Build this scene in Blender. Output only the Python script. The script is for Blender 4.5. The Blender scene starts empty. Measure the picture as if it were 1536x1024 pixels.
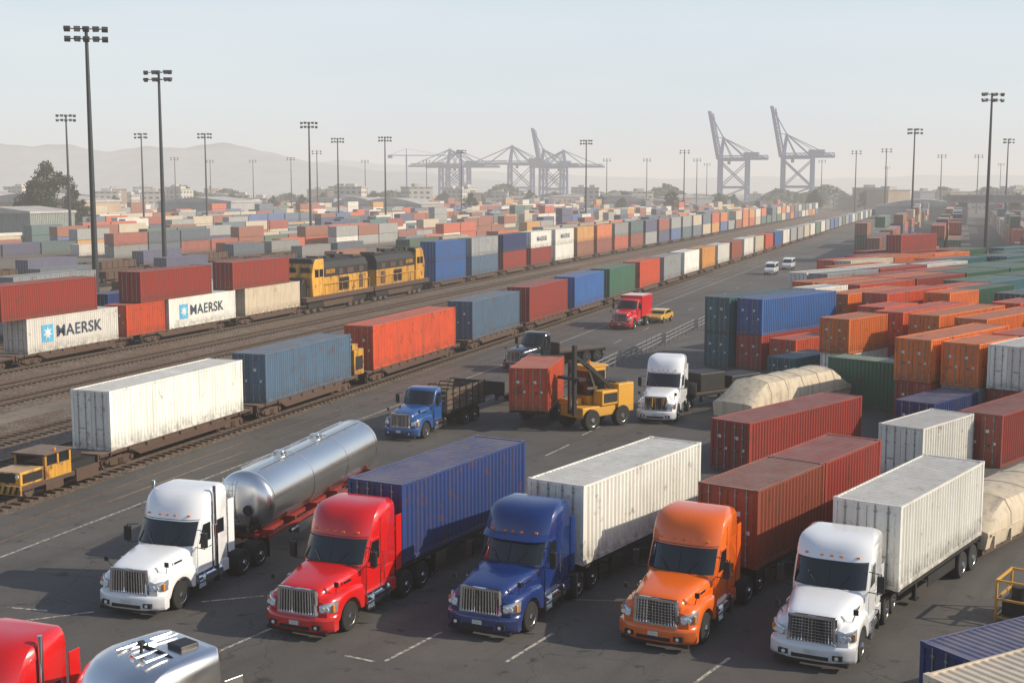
import bpy, bmesh, math, random
from mathutils import Vector, Matrix
R=random.Random(7)
sc=bpy.context.scene; COL=sc.collection
TA=math.atan(.35); SA=math.sin(TA); CA=math.cos(TA)
def ST(s,t): return (s*SA+t*CA, s*CA-t*SA)
YR=math.radians(43)
def PQ(p,q): return (p*math.sin(YR)+q*math.cos(YR), p*math.cos(YR)-q*math.sin(YR))
CAMH=15.0; PITCH=math.atan(230/1920)
def inview(X,Y,Z=2,m=60):
    d=Y*math.cos(PITCH)+(CAMH-Z)*math.sin(PITCH)
    if d<5: return False
    x=768+1920*X/d; return -m<x<1536+m
# ------------------------------------------------------------ mesh builder
KIDS={}
class MB:
    def __init__(s): s.v=[];s.f=[];s.m=[]
    def add(s,vs,fs,m=0):
        b=len(s.v); s.v+=[tuple(v) for v in vs]; s.f+=[tuple(i+b for i in f) for f in fs]; s.m+=[m]*len(fs); return s
    def box(s,c,d,m=0,M=None):
        x,y,z=d[0]/2,d[1]/2,d[2]/2
        vs=[Vector((a*x,b*y,e*z)) for e in(-1,1) for b in(-1,1) for a in(-1,1)]
        if M is not None: vs=[M@v for v in vs]
        c=Vector(c)
        return s.add([v+c for v in vs],[(0,2,3,1),(4,5,7,6),(0,1,5,4),(2,6,7,3),(0,4,6,2),(1,3,7,5)],m)
    def bb(s,x0,x1,y0,y1,z0,z1,m=0): return s.box(((x0+x1)/2,(y0+y1)/2,(z0+z1)/2),(abs(x1-x0),abs(y1-y0),abs(z1-z0)),m)
    def beam(s,p0,p1,w,h=None,m=0):
        p0=Vector(p0);p1=Vector(p1);d=p1-p0;L=d.length
        if L<1e-6: return s
        M=d.to_track_quat('X','Z').to_matrix()
        return s.box((p0+p1)/2,(L,w,h or w),m,M)
    def cyl(s,p0,p1,r0,r1=None,n=12,m=0):
        if r1 is None: r1=r0
        p0=Vector(p0);p1=Vector(p1);M=(p1-p0).to_track_quat('Z','Y').to_matrix()
        vs=[];
        for p,r in((p0,r0),(p1,r1)):
            for i in range(n):
                a=2*math.pi*i/n; vs.append(p+M@Vector((r*math.cos(a),r*math.sin(a),0)))
        fs=[(i,(i+1)%n,n+(i+1)%n,n+i) for i in range(n)]+[tuple(range(n))[::-1],tuple(range(n,2*n))]
        return s.add(vs,fs,m)
    def loft(s,secs,m=0,cap=True):
        n=len(secs[0]); vs=[p for q in secs for p in q]; fs=[]
        for k in range(len(secs)-1):
            for i in range(n):
                j=(i+1)%n; fs.append((k*n+i,k*n+j,(k+1)*n+j,(k+1)*n+i))
        if cap: fs+= [tuple(range(n))[::-1],tuple(range((len(secs)-1)*n,len(secs)*n))]
        return s.add(vs,fs,m)
    def grid(s,rows,m=0):
        n=len(rows[0]); vs=[p for q in rows for p in q]
        return s.add(vs,[(k*n+i,k*n+i+1,(k+1)*n+i+1,(k+1)*n+i) for k in range(len(rows)-1) for i in range(n-1)],m)
    def prism(s,poly,a,b,m=0,ax='y'):
        f={'y':lambda p,t:(p[0],t,p[1]),'x':lambda p,t:(t,p[0],p[1]),'z':lambda p,t:(p[0],p[1],t)}[ax]
        return s.loft([[f(p,a) for p in poly],[f(p,b) for p in poly]],m)
    def lathe(s,prof,c,n=24,ax='y',m=0):
        secs=[]
        for o,r in prof:
            ring=[]
            for i in range(n):
                a=2*math.pi*i/n; ca,sa=r*math.cos(a),r*math.sin(a)
                ring.append((c[0]+ca,c[1]+o,c[2]+sa) if ax=='y' else (c[0]+o,c[1]+ca,c[2]+sa) if ax=='x' else (c[0]+ca,c[1]+sa,c[2]+o))
            secs.append(ring)
        return s.loft(secs,m)
    def mesh(s,name,mats,smooth=None,bevel=0,recalc=True):
        me=bpy.data.meshes.new(name); me.from_pydata(s.v,[],s.f)
        for mt in mats: me.materials.append(mt)
        me.polygons.foreach_set('material_index',s.m)
        if recalc or bevel:
            bm=bmesh.new(); bm.from_mesh(me)
            if recalc: bmesh.ops.recalc_face_normals(bm,faces=bm.faces)
            if bevel:
                es=[e for e in bm.edges if len(e.link_faces)==2 and e.calc_face_angle(0)>.5]
                bmesh.ops.bevel(bm,geom=es,offset=bevel,segments=2,profile=.5,affect='EDGES',clamp_overlap=True)
            bm.to_mesh(me); bm.free()
        if smooth:
            me.shade_smooth(); me.set_sharp_from_angle(angle=math.radians(smooth))
        me.update(); return me
    def obj(s,name,mats,parent=None,smooth=None,bevel=0,recalc=True):
        return mk(name,s.mesh(name,mats,smooth,bevel,recalc),parent)
def mk(name,me,parent=None,loc=None,rz=None):
    o=bpy.data.objects.new(name,me); COL.objects.link(o)
    if parent is not None: o.parent=parent; KIDS.setdefault(parent.name,[]).append(o)
    if loc is not None: o.location=loc
    if rz is not None: o.rotation_euler[2]=rz
    return o
def tag(o,label,cat,group=None):
    o["label"]=label;o["category"]=cat
    if group:o["group"]=group
    return o
def fwd_rot(yaw): return -math.pi/2-yaw
def away_rot(yaw): return math.pi/2-yaw
# ------------------------------------------------------------ materials
def newmat(name):
    m=bpy.data.materials.new(name); m.use_nodes=True; nt=m.node_tree; return m,nt,nt.nodes['Principled BSDF']
def N(nt,t,**k):
    n=nt.nodes.new(t)
    for a,b in k.items(): setattr(n,a,b)
    return n
def mixc(nt,f,a,b,mode='MIX'):
    n=N(nt,'ShaderNodeMix',data_type='RGBA',blend_type=mode)
    for i,v in((0,f),(6,a),(7,b)):
        if hasattr(v,'is_linked') or hasattr(v,'links'): nt.links.new(v,n.inputs[i])
        elif isinstance(v,(int,float)): n.inputs[i].default_value=v
        else: n.inputs[i].default_value=(*v[:3],1)
    return n.outputs[2]
def noise(nt,co,sc_,det=4,ro=.6,mp=None):
    if mp:
        q=N(nt,'ShaderNodeMapping'); q.inputs['Scale'].default_value=mp; nt.links.new(co,q.inputs[0]); co=q.outputs[0]
    n=N(nt,'ShaderNodeTexNoise'); n.inputs['Scale'].default_value=sc_; n.inputs['Detail'].default_value=det; n.inputs['Roughness'].default_value=ro
    nt.links.new(co,n.inputs['Vector']); return n.outputs[0]
def rng(nt,v,a,b,c=0,d=1):
    n=N(nt,'ShaderNodeMapRange'); nt.links.new(v,n.inputs[0])
    for i,x in enumerate((a,b,c,d)): n.inputs[i+1].default_value=x
    return n.outputs[0]
def math_(nt,op,a,b=None):
    n=N(nt,'ShaderNodeMath',operation=op)
    for i,v in((0,a),(1,b)):
        if v is None: continue
        if isinstance(v,(int,float)): n.inputs[i].default_value=v
        else: nt.links.new(v,n.inputs[i])
    return n.outputs[0]
def bump(nt,bs,h,st,dist=.02):
    n=N(nt,'ShaderNodeBump'); n.inputs['Strength'].default_value=st; n.inputs['Distance'].default_value=dist
    nt.links.new(h,n.inputs['Height']); nt.links.new(n.outputs[0],bs.inputs['Normal'])
def painted(name,col,rough=.45,rust=.35,streak=.4,dust=.3,var=.25,rlo=.58):
    m,nt,bs=newmat(name); tc=N(nt,'ShaderNodeTexCoord'); oi=N(nt,'ShaderNodeObjectInfo')
    off=N(nt,'ShaderNodeVectorMath',operation='ADD'); nt.links.new(tc.outputs['Object'],off.inputs[0])
    mul=math_(nt,'MULTIPLY',oi.outputs['Random'],60.0); cx=N(nt,'ShaderNodeCombineXYZ')
    for i in range(3): nt.links.new(mul,cx.inputs[i])
    nt.links.new(cx.outputs[0],off.inputs[1]); co=off.outputs[0]
    c=mixc(nt,rng(nt,oi.outputs['Random'],0,1),tuple(x*(1-var) for x in col),tuple(min(.9,x*(1+var*.6)+.008) for x in col))
    c=mixc(nt,rng(nt,noise(nt,co,.5,3),.35,.7,0,.35),c,tuple(x*.6+.02 for x in col))
    st=noise(nt,co,1.0,5,.65,(3.0,3.0,.22))
    c=mixc(nt,rng(nt,st,.48,.75,0,streak),c,(.09,.065,.05))
    rs=noise(nt,co,1.3,9,.72)
    c=mixc(nt,rng(nt,rs,rlo,rlo+.07,0,rust),c,(.13,.05,.025))
    sz=N(nt,'ShaderNodeSeparateXYZ'); nt.links.new(tc.outputs['Object'],sz.inputs[0])
    c=mixc(nt,math_(nt,'MULTIPLY',rng(nt,sz.outputs[2],.85,.0,0,.8),rng(nt,noise(nt,co,2.2,5,.7),.35,.65,0,1)),c,(.07,.05,.038))
    g=N(nt,'ShaderNodeNewGeometry'); sx=N(nt,'ShaderNodeSeparateXYZ'); nt.links.new(g.outputs['Normal'],sx.inputs[0])
    df=math_(nt,'MULTIPLY',rng(nt,sx.outputs[2],.6,.9,0,1),rng(nt,noise(nt,co,.8,6,.7),.3,.7,dust*.5,min(1,dust*1.6)))
    c=mixc(nt,df,c,(.38,.31,.25))
    nt.links.new(c,bs.inputs['Base Color']); bs.inputs['Roughness'].default_value=rough
    return m
def glossy(name,col,rough=.20,coat=.8,dirt=.3,metal=0):
    m,nt,bs=newmat(name); tc=N(nt,'ShaderNodeTexCoord'); co=tc.outputs['Object']
    g=N(nt,'ShaderNodeNewGeometry'); sx=N(nt,'ShaderNodeSeparateXYZ'); nt.links.new(g.outputs['Position'],sx.inputs[0])
    low=rng(nt,sx.outputs[2],1.4,.3,0,dirt)
    n1=noise(nt,co,2.2,6,.7)
    f=math_(nt,'MULTIPLY',low,rng(nt,n1,.3,.7,.3,1))
    c=mixc(nt,rng(nt,noise(nt,co,.8,4),.4,.7,0,.15),col,tuple(x*.75 for x in col))
    c=mixc(nt,f,c,(.13,.11,.09))
    nt.links.new(c,bs.inputs['Base Color']); nt.links.new(rng(nt,n1,.3,.7,rough*.8,rough*1.5),bs.inputs['Roughness'])
    bs.inputs['Coat Weight'].default_value=coat; bs.inputs['Coat Roughness'].default_value=.04; bs.inputs['Metallic'].default_value=metal
    return m
def plain(name,col,rough=.5,metal=0,nv=.3,sc_=3.0):
    m,nt,bs=newmat(name); tc=N(nt,'ShaderNodeTexCoord')
    n1=noise(nt,tc.outputs['Object'],sc_,6,.65)
    c=mixc(nt,rng(nt,n1,.3,.7,0,1),tuple(x*(1-nv) for x in col),tuple(min(1,x*(1+nv*.5)) for x in col))
    nt.links.new(c,bs.inputs['Base Color']); bs.inputs['Roughness'].default_value=rough; bs.inputs['Metallic'].default_value=metal
    return m
CC={'rust red':(.33,.034,.019),'orange':(.72,.16,.018),'orange red':(.60,.072,.016),'blue':(.020,.115,.35),'dark blue':(.010,.036,.155),'grey blue':(.075,.14,.22),
 'white':(.82,.785,.71),'beige':(.64,.54,.40),'grey':(.33,.35,.36),'green':(.035,.14,.085),'teal':(.015,.12,.15),'brown':(.29,.065,.03),'yellow orange':(.68,.31,.06)}
CM={k:painted('container paint '+k,v,rust=(.5 if k in('white','beige') else .6),streak=(.26 if k in('white','beige') else .5),rlo=(.60 if k in('white','beige') else .565)) for k,v in CC.items()}
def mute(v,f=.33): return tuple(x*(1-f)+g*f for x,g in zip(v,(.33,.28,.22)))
CMM={k:painted('muted container paint '+k,mute(v),rust=.3,streak=.35) for k,v in CC.items()}  # container colours blended toward warm grey, for rows further back
M_dark=plain('dark steel',(.026,.024,.023),.55,.2); M_tyre=plain('tyre rubber',(.018,.017,.016),.85); M_chrome=plain('chrome',(.86,.87,.89),.10,1,.1)
M_alu=plain('brushed aluminium',(.72,.73,.74),.25,1,.15); M_glass=plain('dark glass',(.010,.014,.018),.04,0,.1); M_glass.node_tree.nodes['Principled BSDF'].inputs['IOR'].default_value=1.6
M_galv=plain('galvanised steel',(.34,.34,.33),.5,.5); M_lamp=plain('headlight lens',(.85,.86,.86),.08,.2,.1); M_amber=plain('amber lens',(.8,.25,.02),.3)
M_lens=plain('headlight housing',(.50,.54,.58),.08,.6,.2)
M_redl=plain('red lens',(.5,.02,.015),.3); M_rustst=painted('rusty railcar steel',(.085,.044,.027),.75,.6,.4,.3); M_rail=plain('rail steel',(.26,.20,.165),.35,.7)
M_black=plain('black plastic',(.014,.014,.015),.5); M_plate=plain('number plate',(.6,.6,.58),.5); M_wood=plain('weathered wood',(.12,.085,.06),.85)
M_yel=glossy('yellow machine paint',(.66,.33,.03),.45,.1,.7); M_yelp=painted('yellow railway paint',(.66,.33,.03),.5,.85,1.0,.6,rlo=.54)
M_conc=plain('concrete',(.34,.32,.29),.85,0,.25,.5); M_crane=plain('crane paint',(.012,.075,.27),.6,0,.15,.05); M_crane2=plain('crane machinery',(.06,.13,.26),.6)
M_pole=plain('mast steel',(.045,.05,.055),.55,.3); M_letter=plain('dark lettering',(.035,.055,.09),.6); M_lblue=plain('light blue emblem',(.10,.42,.66),.5); M_wlet=plain('white emblem',(.7,.69,.66),.5)
M_redf=plain('red frame paint',(.26,.025,.016),.55)
M_steel,nt,bs=newmat('polished tank steel')
tc=N(nt,'ShaderNodeTexCoord'); n1=noise(nt,tc.outputs['Object'],.8,4,.5,(.25,1,1))
nt.links.new(mixc(nt,rng(nt,n1,.3,.7),(.80,.775,.74),(.88,.86,.84)),bs.inputs['Base Color']); bs.inputs['Metallic'].default_value=1; nt.links.new(rng(nt,n1,.3,.7,.20,.27),bs.inputs['Roughness'])
PT={k:glossy('truck paint '+k,v) for k,v in {'white':(.85,.86,.87),'red':(.62,.008,.008),'blue':(.008,.030,.15),'orange':(.83,.145,.008),'mid blue':(.02,.08,.26),'black':(.012,.016,.024)}.items()}
# ------------------------------------------------------------ environment
cam=bpy.data.cameras.new("camera"); co=bpy.data.objects.new("camera",cam); COL.objects.link(co)
co.location=(0,0,CAMH); co.rotation_euler=(math.pi/2-PITCH,0,0); cam.lens=45; cam.clip_end=20000; sc.camera=co
sc.view_settings.view_transform='Standard'; sc.view_settings.look='None'
az=math.radians(96); el=math.radians(29)
w=bpy.data.worlds.new("World"); sc.world=w; w.use_nodes=True
nt=w.node_tree; bg=nt.nodes['Background']; s=nt.nodes.new('ShaderNodeTexSky'); s.sky_type='NISHITA'; s.sun_disc=False
s.sun_elevation=el; s.sun_rotation=az; s.dust_density=1.0; s.air_density=1.0
tcw=N(nt,'ShaderNodeTexCoord'); nv=noise(nt,tcw.outputs['Generated'],2.0,5,.55,(1,1,5))
sz=N(nt,'ShaderNodeSeparateXYZ'); nt.links.new(tcw.outputs['Generated'],sz.inputs[0])
veil=mixc(nt,rng(nt,nv,.35,.65),(4.4,5.25,6.0),(5.0,5.75,6.2))
sky=mixc(nt,rng(nt,sz.outputs[2],.12,.30,.88,.0),s.outputs[0],veil)
nt.links.new(sky,bg.inputs[0]); bg.inputs[1].default_value=.15
sun=bpy.data.lights.new("sun",'SUN'); sun.energy=5.0; sun.angle=.009; sun.color=(1,.88,.70); so=bpy.data.objects.new("sun",sun); COL.objects.link(so)
d=Vector((math.sin(az)*math.cos(el),math.cos(az)*math.cos(el),math.sin(el))); so.rotation_euler=d.to_track_quat('Z','Y').to_euler()
o=MB().box((0,4000,52),(16000,11000,132)).obj('haze',[]); o["kind"]="structure"
m=bpy.data.materials.new("haze"); m.use_nodes=True; nt=m.node_tree; nt.nodes.clear()
o_=nt.nodes.new('ShaderNodeOutputMaterial'); ab=nt.nodes.new('ShaderNodeVolumeAbsorption'); em=nt.nodes.new('ShaderNodeEmission'); ad=nt.nodes.new('ShaderNodeAddShader')
SG=.00042
ab.inputs[0].default_value=(0,0,0,1); ab.inputs[1].default_value=SG
em.inputs[0].default_value=(.795,.745,.695,1); em.inputs[1].default_value=SG
nt.links.new(ab.outputs[0],ad.inputs[0]); nt.links.new(em.outputs[0],ad.inputs[1]); nt.links.new(ad.outputs[0],o_.inputs['Volume'])
o.data.materials.append(m)
def asphalt(name,base,lo=.7,hi=1.35):
    m,nt,bs=newmat(name); g=N(nt,'ShaderNodeNewGeometry'); co=g.outputs['Position']
    c=mixc(nt,rng(nt,noise(nt,co,.045,5,.6),.35,.65),tuple(x*lo for x in base),tuple(x*hi for x in base))
    c=mixc(nt,rng(nt,noise(nt,co,.35,6,.7),.45,.7,0,.6),c,tuple(x*.5 for x in base))
    q=N(nt,'ShaderNodeMapping'); q.inputs['Rotation'].default_value=(0,0,-math.radians(90-30)); nt.links.new(co,q.inputs[0])
    c=mixc(nt,rng(nt,noise(nt,q.outputs[0],1,4,.6,(.05,.8,1)),.5,.75,0,.5),c,(.022,.02,.019))
    v=N(nt,'ShaderNodeTexVoronoi',feature='DISTANCE_TO_EDGE'); v.inputs['Scale'].default_value=.16
    dn=N(nt,'ShaderNodeTexNoise'); dn.inputs['Scale'].default_value=.8; nt.links.new(co,dn.inputs['Vector'])
    va=N(nt,'ShaderNodeVectorMath',operation='MULTIPLY_ADD'); nt.links.new(dn.outputs['Color'],va.inputs[0]); va.inputs[1].default_value=(2,2,0); nt.links.new(co,va.inputs[2]); nt.links.new(va.outputs[0],v.inputs['Vector'])
    c=mixc(nt,rng(nt,v.outputs['Distance'],.0,.006,.7,0),c,(.015,.014,.013))
    bk=N(nt,'ShaderNodeTexBrick'); nt.links.new(q.outputs[0],bk.inputs['Vector']); bk.inputs['Scale'].default_value=.11; bk.inputs['Mortar Size'].default_value=.006; bk.inputs['Color1'].default_value=(0,0,0,1); bk.inputs['Color2'].default_value=(1,1,1,1); bk.inputs['Mortar'].default_value=(.5,.5,.5,1)
    c=mixc(nt,rng(nt,bk.outputs[0],0,1,0,.35),c,tuple(x*.62 for x in base))
    c=mixc(nt,rng(nt,noise(nt,co,1.1,3,.5),.64,.72,0,.8),c,(.014,.013,.012))
    fine=noise(nt,co,14,4,.7); c=mixc(nt,rng(nt,fine,.35,.7,0,.35),c,tuple(x*1.7 for x in base))
    nt.links.new(c,bs.inputs['Base Color']); bs.inputs['Roughness'].default_value=.8; bs.inputs['Specular IOR Level'].default_value=.35; bump(nt,bs,fine,.3,.02)
    return m
M_asph=asphalt('asphalt',(.094,.087,.080))
m,nt,bs=newmat('ballast'); g=N(nt,'ShaderNodeNewGeometry'); cp=g.outputs['Position']
v=N(nt,'ShaderNodeTexVoronoi'); v.inputs['Scale'].default_value=7; nt.links.new(cp,v.inputs['Vector'])
sp=N(nt,'ShaderNodeSeparateColor'); nt.links.new(v.outputs['Color'],sp.inputs[0])
c=mixc(nt,sp.outputs[0],(.06,.044,.032),(.25,.19,.145))
c=mixc(nt,rng(nt,noise(nt,cp,.12,5,.65),.4,.65,0,.7),c,(.13,.086,.055)); c=mixc(nt,rng(nt,noise(nt,cp,.5,5,.65),.5,.7,0,.6),c,(.042,.030,.022))
nt.links.new(c,bs.inputs['Base Color']); bs.inputs['Roughness'].default_value=.95; bump(nt,bs,v.outputs['Distance'],.8,.05); M_bal=m
M_dirt=asphalt('dusty ground',(.17,.14,.108))
def sheet(name,pts,z,mat,kind='structure'):
    o=MB().add([(x,y,z) for x,y in pts],[tuple(range(len(pts)))]).obj(name,[mat],recalc=False); o["kind"]=kind; return o
sheet('ground',[(-7000,-800),(7000,-800),(7000,8500),(-7000,8500)],0,M_dirt)
sheet('road',[ST(-100,-41.2),ST(-100,260),ST(900,260),ST(900,-41.2)],.004,M_asph)
sheet('gravel',[ST(-100,-95),ST(-100,-41.25),ST(1200,-41.25),ST(1200,-95)],.008,M_bal)
sheet('path',[ST(-100,-60),ST(-100,-57.5),ST(900,-57.5),ST(900,-60)],.013,M_dirt)
m,nt,bs=newmat('worn road paint'); g=N(nt,'ShaderNodeNewGeometry'); n1=noise(nt,g.outputs['Position'],5,6,.75)
nt.links.new(mixc(nt,rng(nt,n1,.42,.56),(.10,.092,.082),(.52,.48,.40)),bs.inputs['Base Color']); bs.inputs['Roughness'].default_value=.8; M_paint=m
def stripe(x0,y0,x1,y1,w=.12):
    dx,dy=x1-x0,y1-y0; L=math.hypot(dx,dy); nx,ny=-dy/L*w/2,dx/L*w/2
    return [(x0+nx,y0+ny,.009),(x0-nx,y0-ny,.009),(x1-nx,y1-ny,.009),(x1+nx,y1+ny,.009)]
mk_=MB()
for a_ in [(-4.05,39.4,-2.4,42.1),(-.2,39.3,1.4,42.0),(-11.4,45.3,-9.2,46.0),(-17.6,43,-14.9,44.2),(-18.2,44.7,-16.6,44.3),(-9.6,40.2,-7.6,43.6),(-15.5,50,-14.3,53),(1.9,71,3.4,74.2),(-.6,66,.6,69),(4.3,77,5.6,80),(10,58,11.5,60.5),(14,63,15.4,65.2),(-4.4,39.35,-5.4,39.9),(5.6,37.6,7.0,39.7)]:
    mk_.add(stripe(*a_),[(0,1,2,3)])
x0,y0=ST(10,-36.6);x1,y1=ST(300,-36.6); mk_.add(stripe(x0,y0,x1,y1,.13),[(0,1,2,3)])
for k in range(20):
    a_=ST(60+k*12,-31.5);b_=ST(63+k*12,-31.5); mk_.add(stripe(*a_,*b_),[(0,1,2,3)])
o=mk_.obj('road_marking',[M_paint],recalc=False); o["kind"]="structure"
# ------------------------------------------------------------ wheels
def wheel_meshes(r,w):
    t=MB().lathe([(-w/2,r*.6),(-w/2,r*.93),(-w/2+.04,r),(w/2-.04,r),(w/2,r*.93),(w/2,r*.6)],(0,0,0),28).mesh('tyre',[M_tyre],35)
    rm=MB().lathe([(w/2-.03,r*.61),(w/2+.005,r*.6),(w/2-.02,r*.54),(w/2-.10,r*.48),(w/2-.11,r*.30),(w/2-.02,r*.24),(w/2+.05,r*.2),(w/2+.06,r*.02)],(0,0,0),24,m=0)
    for i in range(10):
        a=2*math.pi*i/10; rm.cyl((r*.39*math.cos(a),w/2-.115,r*.39*math.sin(a)),(r*.39*math.cos(a),w/2-.10,r*.39*math.sin(a)),r*.055,n=8,m=1)
    rm=rm.mesh('rim',[M_alu,M_black],35)
    hub=MB().cyl((0,-w/2+.02,0),(0,w/2-.12,0),r*.3,n=12).mesh('wheel',[M_dark],35)
    return t,rm,hub
WM={'steer':wheel_meshes(.52,.30),'dual':wheel_meshes(.52,.62),'big':wheel_meshes(.78,.55),'car':wheel_meshes(.34,.22)}
def add_wheel(parent,x,y,r,kind,name='wheel'):
    t,rm,hub=WM[kind]
    h=mk(name,hub,parent,(x,y,r)); 
    if y<0: h.rotation_euler[2]=math.pi
    mk('tyre',t,h); mk('rim',rm,h); return h
def root(name,x,y,rz,z=0,scale=1):
    e=bpy.data.objects.new(name,None); e.empty_display_size=.5; COL.objects.link(e); e.location=(x,y,z); e.rotation_euler[2]=rz; e.scale=(scale,)*3 if not isinstance(scale,tuple) else scale; return e
# ------------------------------------------------------------ truck
def interp(tab,z):
    for (a,b),(c,d_) in zip(tab,tab[1:]):
        if z<=c: return b+(d_-b)*(z-a)/(c-a)
    return tab[-1][1]
def sinterp(tab,z):
    n=len(tab)
    for i in range(n-1):
        if z<=tab[i+1][0] or i==n-2:
            z0,v0=tab[i]; z1,v1=tab[i+1]
            m0=(tab[i+1][1]-tab[max(0,i-1)][1])/(tab[i+1][0]-tab[max(0,i-1)][0]); m1=(tab[min(n-1,i+2)][1]-v0)/(tab[min(n-1,i+2)][0]-z0)
            h=z1-z0; u=max(0,min(1,(z-z0)/h)); return (2*u**3-3*u*u+1)*v0+(u**3-2*u*u+u)*h*m0+(-2*u**3+3*u*u)*v1+(u**3-u*u)*h*m1
def truck(name,x,y,yaw,paint,label,cat='truck',sleeper=True,wheelbase=3.95,stack=False,visor=True,scale=1,tail=1.0,group=None,roof=1.0,rearaxles=2,grille_dark=False):
    e=root(name,x,y,fwd_rot(math.radians(yaw)),0,scale); tag(e,label,cat,group)
    P=PT[paint] if isinstance(paint,str) else paint
    ht=[(-.92,2.10),(-.45,2.05),(0,1.99),(.5,1.91),(.9,1.83),(1.14,1.75),(1.22,1.68)]
    hh=[(-.92,1.13),(-.45,1.08),(0,1.02),(.5,.95),(.9,.89),(1.14,.83),(1.22,.77)]
    secs=[]; NH=22
    for i in range(NH+1):
        X=-.92+2.14*(i/NH); zt=sinterp(ht,X); hw=sinterp(hh,X); zb=.74 if X>.75 else 1.0; zm=zt-.42
        sec=[(X,hw,zb)]
        for k in range(15):
            th=math.pi*k/14; cs,sn=math.cos(th),math.sin(th)
            sec.append((X,hw*math.copysign(abs(cs)**.42,cs),zm+(zt-zm)*abs(sn)**.62))
        sec.append((X,-hw,zb)); secs.append(sec)
    MB().loft(secs).obj('hood',[P],e,50)
    for sg in(1,-1):
        secs=[]; n=34
        for i in range(n+1):
            X=1.21-i*2.11/n
            out=1.25 if X<.55 else 1.25-.20*((X-.55)/.66)**2
            zt=1.49-.07*abs(X)**1.5-(.10*(X-1.0)/.2 if X>1.0 else 0)
            zb=.60
            if abs(X)<.68: zb=max(zb,.52+math.sqrt(max(0,.68**2-X*X))*.98)
            zb=min(zb,zt-.05); tt=zt-zb
            p=[(.5,zb),(out,zb),(out+.012,zb+tt*.3),(out+.008,zb+tt*.6),(out-.015,zb+tt*.82),(out-.06,zb+tt*.94),(out-.14,zt+.005),(out-.28,zt+.05),(.6,zt+.12)]
            secs.append([(X,a*sg,b) for a,b in p])
        MB().loft(secs).obj('fender',[P],e,50)
        hl=MB(); rows=[]
        for k in range(8):
            u=k/7; yy=.82+.41*u; xx=1.265-.28*u**2.4
            zl=.94+.02*u; zh=1.24+.10*u
            rows.append([(xx-.02,yy*sg,zl),(xx+.012,yy*sg,zl+.04),(xx+.012,yy*sg,zh-.05),(xx-.03,yy*sg,zh),(xx-.22,yy*sg,zh),(xx-.22,yy*sg,zl)])
        hl.loft(rows,0); hl.cyl((1.262,.93*sg,1.09),(1.287,.93*sg,1.09),.10,n=16,m=1); hl.cyl((1.225,1.08*sg,1.11),(1.256,1.08*sg,1.11),.075,n=16,m=1)
        hl.bb(1.0,1.09,1.17*sg,1.24*sg,1.02,1.24,2)
        hl.obj('headlight',[M_lens,M_lamp,M_amber],e,50)
    rows=[]
    for k in range(21):
        u=-1+k/10; yy=1.27*u; xx=1.48-.38*abs(u)**3.6
        rows.append([(xx-.27,yy,.32),(xx-.05,yy,.30),(xx-.005,yy,.36),(xx+.012,yy,.44),(xx+.012,yy,.70),(xx-.005,yy,.77),(xx-.05,yy,.81),(xx-.30,yy,.83)])
    bp=MB().loft(rows); 
    bp.bb(1.42,1.500,-.55,.55,.38,.50,1)
    for sg in(1,-1):
        bp.bb(1.34,1.480,.66*sg,.95*sg,.42,.58,1); bp.cyl((1.40,.79*sg,.50),(1.490,.79*sg,.50),.06,n=12,m=2)
    bp.obj('bumper',[P,M_black,M_lamp],e,40)
    MB().bb(1.10,1.38,-1.1,1.1,.20,.32).obj('air_dam',[M_black],e)
    MB().bb(1.502,1.512,-.17,.17,.52,.67).obj('number_plate',[M_plate],e)
    g=MB(); zt,zb=1.70,.84
    g.bb(1.20,1.235,-.68,.68,zb,zt,1)
    for a,b in [((1.265,-.71,zb),(1.245,-.67,zt)),((1.265,.71,zb),(1.245,.67,zt)),((1.265,-.74,zb),(1.265,.74,zb)),((1.245,-.70,zt),(1.245,.70,zt))]: g.beam(a,b,.085,.085,0)
    for i in range(13):
        yy=-.61+i*1.22/12; g.beam((1.262,yy,zb+.03),(1.245,yy*.95,zt-.03),.040 if not grille_dark else .02,.04,0)
    if grille_dark:
        for i in range(8): g.beam((1.255,-.66,zb+.10+i*.10),(1.255,.66,zb+.10+i*.10),.014,.018,0)
    g.bb(1.285,1.302,-.12,.12,zt-.03,zt+.035,0)
    g.obj('grille',[M_chrome,M_black],e)
    ex_,kc=3.2,.42
    if sleeper:
        ex_,kc=3.6,.36
        xf=[(.75,-.85),(1.9,-.72),(2.08,-.74),(2.92,-1.16),(3.04,-1.20),(3.35,-1.30),(3.62,-1.46),(3.80,-1.66),(3.90,-1.90),(3.96,-2.2),(3.985,-2.6)]
        wt=[(.75,1.14),(1.9,1.17),(2.08,1.17),(2.92,1.16),(3.04,1.17),(3.35,1.17),(3.62,1.165),(3.80,1.14),(3.90,1.08),(3.96,.98),(3.985,.86)]
        xf=[(z if z<=2.92 else 2.92+(z-2.92)*roof,v) for z,v in xf]; wt=[(z if z<=2.92 else 2.92+(z-2.92)*roof,v) for z,v in wt]
        xb=-3.35
    else:
        xf=[(.75,-.85),(1.9,-.72),(2.08,-.74),(2.92,-1.16),(3.02,-1.26),(3.08,-1.45)]
        wt=[(.75,1.14),(1.9,1.17),(2.08,1.17),(2.92,1.11),(3.02,1.05),(3.08,.9)]
        xb=-2.35
    def fx(z,u): return interp(xf,z)-kc*abs(u)**ex_
    def per(z):
        wd=interp(wt,z); pts=[]
        for i in range(-10,11):
            u=math.sin(i/10*math.pi/2); pts.append((fx(z,u),wd*u,z))
        b=xb+(0.1 if z>=xf[-1][0] else 0)
        return pts+[(b+.12,wd,z),(b,wd-.12,z),(b,-wd+.12,z),(b+.12,-wd,z)]
    MB().loft([per(z) for z,_ in xf]).obj('cab',[P],e,50)
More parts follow.
